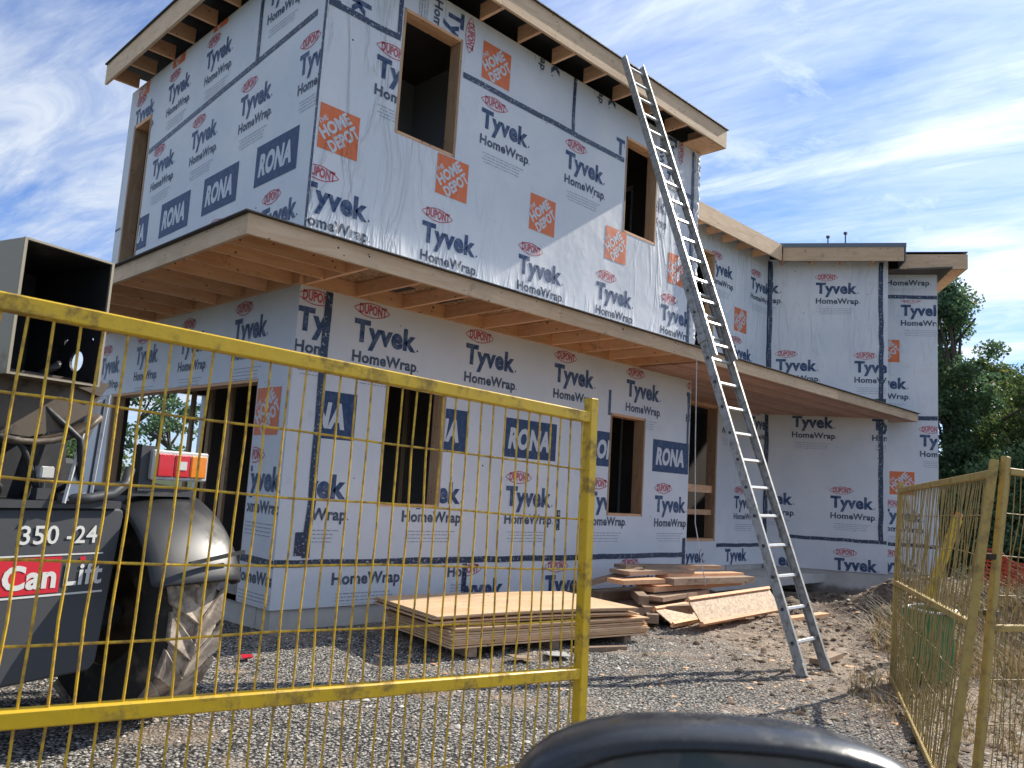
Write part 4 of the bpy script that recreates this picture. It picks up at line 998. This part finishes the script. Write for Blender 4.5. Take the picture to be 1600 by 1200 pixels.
for k, (a, b_, c_) in enumerate((((5.6,-3.6,.05),(5.2,-3.9,.14),(5.15,-4.15,.10)), ((6.6,-3.3,.1),(6.2,-3.35,.2),(5.9,-3.6,.16)))):
    mb = MB(); mb.tube([a, b_, c_], [.012, .009, .005], 6); tag(mb.build('stick', WX), ['pale bent stick on the dirt left of the open panel', 'short twig lying on the mound near the ladder'][k], 'stick')

# ------------------------------------------------------------------ telehandler
TA = R(17); TX = V3((math.cos(TA), math.sin(TA), 0)); TY = V3((-math.sin(TA), math.cos(TA), 0)); TO = V3((-2.318, -2.455, 0))
TM = Matrix(((TX.x, TY.x, 0, TO.x), (TX.y, TY.y, 0, TO.y), (0, 0, 1, 0), (0, 0, 0, 1)))
th = empty('telehandler', tuple(TO + TX*-.7 + TY*1.5), 'grimy black telehandler seen from its rear corner behind the fence', 'telehandler')
def tb(name, mb, m, parent=None, smooth=False, bevel=0):
    mb.v = [tuple(TM @ V3(v)) for v in mb.v]; return mb.build(name, m, parent or th, smooth, bevel)
def xz_prism(pts, y0, y1):      # outline in x,z, extruded along y
    mb = MB(); n = len(pts); vs = [(x, y0, z) for x, z in pts] + [(x, y1, z) for x, z in pts]
    mb.add(vs, [tuple(range(n)), tuple(reversed(range(n, 2*n)))] + [(i, n+i, n+(i+1) % n, (i+1) % n) for i in range(n)]); return mb
cw = tb('counterweight', xz_prism([(-2.1,.36),(-.10,.41),(-.065,.45),(.0,1.235),(-.02,1.26),(-2.1,1.26)], 0, .34), PLATE, bevel=.012)
mb = MB(); mb.box((-2.05, -.03, 1.262), (-.05, .30, 1.30)); tb('counterweight_cap', mb, STEEL, cw)
# decals
def decal(name, V_, F_, m, x, z, off=-.004):
    mb = MB(); mb.add([(x + a, off, z + b_) for a, b_ in V_], F_); return tb(name, mb, m, cw)
def drect(name, x0, z0, x1, z1, m, off=-.003): return decal(name, [(0,0),(x1-x0,0),(x1-x0,z1-z0),(0,z1-z0)], [(0,1,2,3)], m, x0, z0, off)
drect('red_sticker', -.66, .835, -.335, 1.015, SRED)
drect('white_line', -.68, 1.02, -.105, 1.028, SWHT); drect('white_line', -.68, .818, -.085, .828, SWHT)
V_, F_ = text_geo('Can', .275, .115, .035); decal('lettering', V_, F_, SWHT, -.63, .865, -.006)
V_, F_ = text_geo('Lift', .215, .115, .02, .05); decal('lettering', V_, F_, SWHT, -.315, .868, -.006)
drect('red_mark', -.235, .985, -.205, 1.01, SRED, -.006)
V_, F_ = text_geo('350', .20, .095, .012); decal('lettering', V_, F_, SWHT, -.57, 1.082, -.006)
V_, F_ = text_geo('-24', .17, .092, .012); decal('lettering', V_, F_, SWHT, -.325, 1.082, -.006)
# chassis and engine cover
mb = MB(); mb.box((-1.9, .35, .45), (.0, 4.2, 1.0)); tb('chassis', mb, STEEL, bevel=.02)
tb('engine_cover', xz_prism([(-.14,1.0),(.10,1.0),(.10,1.42),(.02,1.52),(-.14,1.52)], .5, 2.6), STEEL, bevel=.03)
mb = MB(); mb.box((-1.02, .40, 1.0), (-.92, 1.6, 1.62)); mb.box((-.30, .40, 1.0), (-.20, 1.6, 1.70)); tb('pivot_plate', mb, BROWN, bevel=.01)
mb = MB(); mb.tube([(-1.05, .62, 1.78), (-.17, .62, 1.78)], .07, 16); tb('pivot_pin', mb, STEEL)
# curved cradle below the boom end
mb = MB(); n_ = 14
for i in range(n_ + 1):
    a = math.pi * (.98 - i/n_*.80); 
    for y_ in (-.05, .42): mb.v.append((-.62 + .46*math.cos(a), y_, 1.93 - .36*math.sin(a)))
for i in range(n_): mb.f.append((2*i, 2*i+2, 2*i+3, 2*i+1)); mb.m.append(0)
tb('boom_support', xz_prism([(-1.0,1.28),(-.13,1.28),(-.17,1.60),(-.26,1.90),(-.60,1.90),(-.74,1.66),(-.80,1.50),(-.98,1.44)], .34, .46), BLKP)
tb('cradle_plate', xz_prism([(-1.08,1.93),(-1.04,1.80),(-.92,1.69),(-.76,1.62),(-.60,1.61),(-.44,1.66),(-.30,1.76),(-.20,1.93)][::-1], -.02, .02), BROWN)
mb2 = mb; o = tb('cradle', mb2, BROWN, smooth=True); md = o.modifiers.new('t', 'SOLIDIFY'); md.thickness = .03
mb = MB(); mb.tube([(-.98, .3, 1.30), (-.70, .1, 1.72)], .055, 14); mb.tube([(-.50, .2, 1.25), (-.44, .1, 1.80)], .045, 14); tb('hydraulic_cylinder', mb, STEEL, smooth=True)
for k, pts in enumerate([[( -.75,.05,1.75),(-.62,-.02,1.55),(-.5,.02,1.35),(-.42,.2,1.28)], [(-.55,.0,1.78),(-.36,-.06,1.62),(-.30,-.02,1.42),(-.38,.2,1.28)], [(-.9,.1,1.7),(-.86,.0,1.5),(-.7,.0,1.36),(-.6,.2,1.28)]]):
    mb = MB(); P_ = [V3(p) for p in pts]; sm = []
    for i in range(len(P_)-1):
        for q_ in range(5): sm.append(lerp(P_[i], P_[i+1], q_/5))
    sm.append(P_[-1]); mb.tube(sm, .016, 8); tb('hose', mb, BLKP, smooth=True)
# boom: hollow box seen from its open rear end, round hole in its right cheek
bx0, bx1, bz0, bz1, by0, by1 = -.86, -.395, 1.885, 2.535, -.2, 4.6
t_ = .014
mb = MB(); mb.box((bx0, by0, bz0), (bx0+t_, by1, bz1)); boom = tb('boom', mb, CREAM, bevel=.002)
mb = MB(); mb.box((bx0+t_+.001, by0, bz1-t_), (bx1-t_-.001, by1, bz1)); tb('boom_top', mb, BLKP, boom)
mb = MB(); mb.box((bx0+t_+.001, by0, bz0), (bx1-t_-.001, by1, bz0+t_)); tb('boom_bottom', mb, BROWN, boom)
# right cheek with hole
mb = MB(); hc = (-.02, 2.02); hr = .055; nseg = 20; ring = [(hc[0]+hr*math.cos(2*math.pi*i/nseg), hc[1]+hr*math.sin(2*math.pi*i/nseg)) for i in range(nseg)]
hx = .12; sq_ = []
for i in range(nseg):
    a = 2*math.pi*i/nseg; c_, s_ = math.cos(a), math.sin(a); k = hx/max(abs(c_), abs(s_)); sq_.append((hc[0]+k*c_, hc[1]+k*s_))
for xx in (bx1-t_, bx1):
    o0 = len(mb.v); mb.v += [(xx, y, z) for y, z in ring] + [(xx, y, z) for y, z in sq_]
    for i in range(nseg): j = (i+1) % nseg; mb.f.append((o0+i, o0+j, o0+nseg+j, o0+nseg+i)); mb.m.append(0)
for i in range(nseg): j = (i+1) % nseg; mb.f.append((i, j, 2*nseg+j, 2*nseg+i)); mb.m.append(0)
y0q, y1q, z0q, z1q = hc[0]-hx, hc[0]+hx, hc[1]-hx, hc[1]+hx
mb.box((bx1-t_, by0, bz0), (bx1, y0q, bz1)); mb.box((bx1-t_, y1q, bz0), (bx1, by1, bz1)); mb.box((bx1-t_, y0q, bz0), (bx1, y1q, z0q)); mb.box((bx1-t_, y0q, z1q), (bx1, y1q, bz1))
o = tb('boom_cheek', mb, BLKP, boom)
mb = MB(); mb.box((bx0+t_+.001, by0+.002, bz0+t_+.001), (bx0+t_+.004, by1-.1, bz1-t_-.001)); tb('inner_face', mb, BLKP, boom)
for (a, b_) in (((bx0-.002, by0-.012, bz0), (bx0+.012, by0-.001, bz1)), ((bx1-.011, by0-.012, bz0), (bx1+.002, by0-.001, bz1)), ((bx0+.013, by0-.012, bz1-.010), (bx1-.012, by0-.001, bz1)), ((bx0+.013, by0-.012, bz0), (bx1-.012, by0-.001, bz0+.009))):
    mb = MB(); mb.box(a, b_); tb('rim_edge', mb, CREAM, boom)
mb = MB(); mb.box((bx0+.03, .4, bz0+.03), (bx1-.03, .42, bz1-.03)); tb('inner_boom', mb, BLKP, boom)
mb = MB(); mb.box((bx0+.10, .25, bz0+.08), (bx0+.20, .27, bz0+.24)); pl_ = tb('data_plate', mb, BLKP, boom)
for zz in (.20, .17, .12): mb = MB(); mb.box((bx0+.115, .247, bz0+zz), (bx0+.185, .2495, bz0+zz+.012)); tb('plate_line', mb, CREAM, boom)
mb = MB(); mb.box((bx0+.02, -.05, bz0+.03), (bx0+.07, .2, bz0+.13)); tb('valve_block', mb, STEEL, boom)
mb = MB(); mb.tube([(bx1-.16, .1, bz0+.02), (bx1-.10, .0, bz0+.10), (bx1-.03, .1, bz0+.13)], .02, 8); tb('pin_bracket', mb, STEEL, boom, smooth=True)
mb = MB(); mb.box((bx0-.02, .1, bz0-.02), (bx0-.004, .9, bz0+.3)); tb('cheek_patch', mb, CREAM, boom)
# slanted translucent guard
mb = MB(); a = [(-.40, -.06, 1.30), (-.24, -.02, 1.30), (-.13, .10, 1.86), (-.26, .04, 1.80)]; mb.add(a + [(x, y+.012, z) for x, y, z in a], [(0,1,2,3),(7,6,5,4),(0,4,5,1),(1,5,6,2),(2,6,7,3),(3,7,4,0)])
tb('side_guard', mb, GLS, bevel=.002)
mb = MB(); mb.beam((-.24, -.03, 1.30), (-.12, .09, 1.88), .014, .014); mb.beam((-.41, -.07, 1.29), (-.26, .03, 1.82), .014, .014); tb('guard_edge', mb, CHROME)
mb = MB(); mb.beam((-.42, .0, 1.90), (-.26, .0, 1.86), .10, .02); tb('guard_bracket', mb, BROWN)
# curved grey handrail-like bumper above the plate
mb = MB(); mb.tube([(-.42, -.02, 1.31), (-.25, -.04, 1.315), (-.12, -.04, 1.34), (-.04, -.03, 1.40), (.0, .0, 1.48)], .028, 10); tb('guard_rail', mb, STEEL, smooth=True)
# work lamp
mb = MB(); mb.box((-.53, -.04, 1.41), (-.46, .02, 1.47)); wl = tb('work_lamp', mb, CHROME, bevel=.006)
mb = MB(); mb.box((-.525, -.046, 1.415), (-.465, -.041, 1.465)); tb('lens', mb, LCLR, wl)
mb = MB(); mb.tube([(-.495, -.01, 1.30), (-.495, -.01, 1.41)], .012, 8); mb.box((-.53, -.03, 1.305), (-.455, .02, 1.36)); tb('lamp_bracket', mb, STEEL, wl)
# wheels
def wheel(parent_name, x0, x1, yc, Rr):
    zc = Rr; n = 40; mb = MB(); w = x1 - x0
    prof = [(x0+.02, .30), (x0, .36), (x0+.0, Rr*.80), (x0+.03, Rr*.93), (x0+.07, Rr*.955), (x1-.07, Rr*.955), (x1-.03, Rr*.93), (x1, Rr*.80), (x1, .36), (x1-.02, .30)]
    m = len(prof)
    for i in range(n):
        a = 2*math.pi*i/n
        for x, r in prof: mb.v.append((x, yc + r*math.cos(a), zc + r*math.sin(a)))
    for i in range(n):
        for k in range(m-1): j = (i+1) % n; mb.f.append((i*m+k, i*m+k+1, j*m+k+1, j*m+k)); mb.m.append(0)
    mb.m = [1 if 3 <= (q % (m-1)) <= 5 else 0 for q in range(len(mb.f))]
    ty = tb('tyre', mb, [RUBD, RUB], smooth=True)
    nl = 18                                                     # chevron lugs
    for side in (0, 1):
        for i in range(nl):
            mb = MB(); a0 = 2*math.pi*(i + .5*side)/nl; da = .142; xo, xi = (x0-.004, x0+w*.53) if side == 0 else (x1+.004, x1-w*.53)
            sk = .30
            pts = []
            for (xx, aa) in ((xo, a0-da), (xo, a0+da), (xi, a0+sk+da*.62), (xi, a0+sk-da*.62)):
                for r in (Rr*.93, Rr*(.995 if xx != xo else .985)): pts.append((xx, yc + r*math.cos(aa), zc + r*math.sin(aa)))
            # shoulder drop
            mb.add(pts, [(0,2,4,6),(1,7,5,3),(0,1,3,2),(2,3,5,4),(4,5,7,6),(6,7,1,0)])
            pts2 = []
            for aa in (a0-da, a0+da):
                for (xx, r) in ((xo, Rr*.985), (xo + (.012 if side == 0 else -.012), Rr*.78)): pts2.append((xx - (.012 if side == 0 else -.012)*0, yc + r*math.cos(aa), zc + r*math.sin(aa)))
            tb('tread_lug', mb, RUB, ty, bevel=.008)
    mb = MB(); 
    rp = [(x0+.03, .30), (x0+.06, .27), (x0+.16, .24), (x0+.17, .10), (x0+.12, .08), (x0+.12, .0)]
    for i in range(24):
        a = 2*math.pi*i/24
        for x, r in rp: mb.v.append((x, yc + r*math.cos(a), zc + r*math.sin(a)))
    for i in range(24):
        for k in range(len(rp)-1): j = (i+1) % 24; mb.f.append((i*len(rp)+k, i*len(rp)+k+1, j*len(rp)+k+1, j*len(rp)+k)); mb.m.append(0)
    tb('rim', mb, BROWN, ty, smooth=True)
    return ty
wheel('w', .24, .62, .42, .62)
tL = wheel('w', -2.6, -2.22, .42, .62); 
for xx in (.24, -2.6):
    mbd = None
wheel('w', .24, .62, 3.5, .62)
# axle
mb = MB(); mb.tube([(-2.3, .42, .62), (.3, .42, .62)], .10, 12); mb.tube([(-2.3, 3.5, .62), (.3, 3.5, .62)], .10, 12); tb('axle', mb, STEEL)
# fender: dome swept round the wheel
mb = MB(); prof = [(.02, .70), (.06, .735), (.30, .765), (.50, .765), (.62, .74), (.70, .68), (.735, .58), (.74, .50)]
angs = [R(163 - i*(163+8)/26) for i in range(27)]
for a in angs:
    e_ = 1.0
    for x, r in prof:
        rr_ = r if x < .69 else .68 - (.68 - r) * min(1, max(.0, math.sin(min(math.pi, max(0, a)))*.2 + .8))
        mb.v.append((x, .42 + rr_*math.cos(a), .64 + rr_*math.sin(a)))
k = len(prof)
for i in range(len(angs)-1):
    for j in range(k-1): mb.f.append((i*k+j, i*k+j+1, (i+1)*k+j+1, (i+1)*k+j)); mb.m.append(0)
FND = painted('fender plastic', (.012, .013, .015), (.035, .034, .032), .42, 2.5, (.5, .75), 0, .05)
o = tb('fender', mb, FND, smooth=True); md = o.modifiers.new('s', 'SOLIDIFY'); md.thickness = .018
md = o.modifiers.new('ss', 'SUBSURF'); md.levels = 1; md.render_levels = 1
mb = MB()
mb.beam((.20, -.325, .98), (.60, -.315, 1.03), .02, .02); tb('fender_vent', mb, BLKP, o)
# tail light
mb = MB(); mb.box((.16, .02, 1.425), (.56, .10, 1.60)); tl = tb('tail_light', mb, CHROME, bevel=.008)
mb = MB(); mb.box((.185, .005, 1.445), (.30, .019, 1.58)); tb('red_lens', mb, LRED, tl, bevel=.01)
mb = MB(); mb.box((.305, .005, 1.445), (.415, .019, 1.58)); tb('red_lens', mb, LRED, tl, bevel=.01)
mb = MB(); mb.box((.335, .0, 1.49), (.385, .0045, 1.54)); tb('reflector', mb, LCLR, tl)
mb = MB(); mb.box((.42, .005, 1.445), (.54, .019, 1.58)); tb('amber_lens', mb, LAMB, tl, bevel=.01)
mb = MB(); mb.box((.10, .05, 1.36), (.20, .12, 1.62)); mb.box((.05, .06, 1.33), (.52, .13, 1.38)); tb('light_bracket', mb, STEEL, tl)

# ------------------------------------------------------------------ car with its door mirror
def campt(px_, py_, d): return CAM + (V3(MX[0]) * ((px_-800)/1267.06*d) + V3(MX[1]) * ((py_-600)/1267.06*d) + V3(MX[2]) * d)
MC = campt(1146, 1364, .6)            # mirror centre
car = empty('parked_car', (-3.4, -7.2, 0), 'dark car door with its black side mirror in the lower foreground', 'car')
fwd = V3((MX[2][0], MX[2][1], 0)).normalized(); rgt = V3((fwd.y, -fwd.x, 0))
def ell(n, a, b_, p=2.6):
    return [(a*math.copysign(abs(math.cos(t))**(2/p), math.cos(t)), b_*math.copysign(abs(math.sin(t))**(2/p), math.sin(t))) for t in [2*math.pi*i/n for i in range(n)]]
def mloc(x, y, z): return MC + rgt*x + fwd*y + Z*z
mb = MB(); n_ = 48; rings = [(.0, 1.0), (-.004, 1.0), (.0, 1.03), (.02, 1.045), (.06, 1.0), (.10, .85), (.125, .6), (.135, .3)]
def mring(y, s, off=0): return [mloc(x*s + off, y, z*s - .0*x) for x, z in ell(n_, .172, .097, 2.7)]
prev = None
rows_ = [(-.012, .90), (-.016, .94), (-.008, 1.0), (.02, 1.03), (.045, 1.018), (.048, 1.002), (.052, 1.014), (.07, .98), (.10, .85), (.125, .6), (.138, .25)]
for y, s in rows_:
    mb.v += [tuple(p) for p in mring(y, s)]
for i in range(len(rows_)-1):
    for k in range(n_): a = i*n_+k; b_ = i*n_+(k+1) % n_; mb.f.append((a, b_, b_+n_, a+n_)); mb.m.append(0)
mb.f.append(tuple((len(rows_)-1)*n_ + k for k in range(n_))); mb.m.append(0)
mb.build('mirror_housing', MHS, car, smooth=True)
mb = MB(); mb.v = [tuple(p) for p in mring(-.009, .905)]; mb.f = [tuple(range(n_))]; mb.m = [0]
mb.build('mirror_glass', MGL, car)
mb = MB(); mb.tube([mloc(.02, .06, -.07), mloc(.10, .03, -.15), mloc(.22, -.02, -.20)], [.03, .028, .03], 10); mb.build('mirror_arm', MHS, car, smooth=True)
mb = MB(); d0 = mloc(.30, .65, 0); d1 = mloc(.24, -1.0, 0)
sec = [(0, -.18), (.02, -.30), (.06, -.55), (.05, -.80), (.0, -.98)]
n2 = len(sec); sd = (d0 - d1).normalized(); sn = V3((-sd.y, sd.x, 0))
for p_ in (d1, d0):
    for o_, z_ in sec: q_ = p_ + sn*o_; mb.v.append((q_.x, q_.y, 1.2 + z_))
for k in range(n2-1): mb.f.append((k, k+1, n2+k+1, n2+k)); mb.m.append(0)
o = mb.build('car_door', CARP, car, smooth=True); md = o.modifiers.new('s', 'SOLIDIFY'); md.thickness = .06

# ------------------------------------------------------------------ trees
def tree(name, x, y, H, r, m, label, n=9000, leaf=.10, trunk=.14, base=.25, clumps=60, gap=.0, group='trees behind the site', zsq=1.0):
    e = empty(name, (x, y, 0), label, 'tree', group)
    mb = MB(); pts = [V3((x + random.uniform(-.15, .15)*i, y + random.uniform(-.15, .15)*i, H*.9*i/6)) for i in range(7)]; pts[0] = V3((x, y, -.1))
    mb.tube(pts, [trunk*(1-.85*i/6) for i in range(7)], 8)
    cc = []
    for i in range(clumps):
        t = base + (1-base) * random.random() ** .85; a = random.uniform(0, 6.28)
        prof = math.sin(math.pi * min(1, max(.03, (t-base*.6)/(1.04-base*.6)))) ** .6
        q = r * prof * random.uniform(.25, 1.0); c = V3((x + q*math.cos(a), y + q*math.sin(a), H*t)); cc.append(c)
        if i % 3 == 0:
            tp = min(5, max(0, int(t*6*.75))); s_ = pts[tp]; mid = lerp(s_, c, .5) + Z*.15*r*.3; mb.tube([s_, mid, c], [trunk*.35, trunk*.2, trunk*.07], 5, cap=False)
    mb.build('trunk', barkm, e)
    C = np.array([tuple(c) for c in cc]); sz = rng.uniform(.5, 1.25, len(C)) * r * .30
    ci = rng.integers(0, len(C), n); d = rng.normal(0, 1, (n, 3)); d /= np.linalg.norm(d, axis=1)[:, None]; d *= (rng.random(n) ** .45)[:, None]
    P = C[ci] + d * sz[ci][:, None] * np.array([1.15, 1.15, .75*zsq]); keep = P[:, 2] > .1; P = P[keep]; n = len(P)
    u = rng.normal(0, 1, (n, 3)); u /= np.linalg.norm(u, axis=1)[:, None]; w = np.cross(u, rng.normal(0, 1, (n, 3))); w /= np.linalg.norm(w, axis=1)[:, None]
    s = (leaf * rng.uniform(.55, 1.3, n))[:, None]
    V = np.stack([P - u*s*.6, P + w*s*.32, P + u*s*.6, P - w*s*.32], 1).reshape(-1, 3); F = np.arange(4*n).reshape(n, 4)
    o = np_mesh('crown', V, F, m); link(o, e); o.matrix_parent_inverse = parent_inv(e); return e
def camground(px_, d):
    v = V3((MX[0][0]*(px_-800)/1267.06 + MX[2][0], MX[0][1]*(px_-800)/1267.06 + MX[2][1], 0)); return CAM.x + v.x*d, CAM.y + v.y*d
x, y = camground(1474, 22); tree('tree', x, y, 7.7, 1.45, LF1, 'dense dark tree rising behind the right end of the house', 42000, .10, .2, .05, 130)
x, y = camground(1535, 24); tree('tree', x, y, 6.3, 1.35, LF2, 'thin pale tree with sky showing through beside the dense dark one', 15000, .10, .11, .1, 60)
x, y = camground(1618, 20); tree('tree', x, y, 5.2, 1.25, LF2, 'light leaved tree at the right edge of the view', 16000, .10, .12, .06, 70)
x, y = camground(1580, 19); tree('bush', x, y, 2.7, 1.8, LF1, 'broad dark bush behind the open fence panel', 20000, .12, .08, .02, 90)['category'] = 'bush'
x, y = camground(1660, 18); tree('bush', x, y, 3.0, 1.7, LF1, 'tall dark bush behind the far right fence panel', 20000, .12, .08, .02, 90)['category'] = 'bush'
x, y = camground(1570, 27); tree('tree', x, y, 6.0, 1.9, LF2, 'broad hazy tree standing behind the thin pale tree', 22000, .11, .14, .05, 90)
x, y = camground(1900, 22); tree('tree', x, y, 8.0, 2.4, LF1, 'large dark tree outside the frame to the right', 9000, .14, .2, .05, 80)
x, y = camground(262, 24); tree('tree', x, y, 4.6, 1.25, LF1, 'dark tree seen through the open garage', 3600, .12, .12, .25, 34)
x, y = camground(20, 42); tree('tree', x, y, 3.6, 3.2, LF1, 'low round tree far off beyond the telehandler', 7000, .2, .2, .05, 60)
x, y = camground(-160, 40); tree('tree', x, y, 5.6, 3.0, LF1, 'dark tree far off to the left of the telehandler', 7000, .2, .2, .05, 60)
x, y = camground(140, 46); tree('tree', x, y, 2.9, 3.0, LF2, 'low pale tree far off behind the telehandler cab side', 6000, .2, .2, .05, 60)
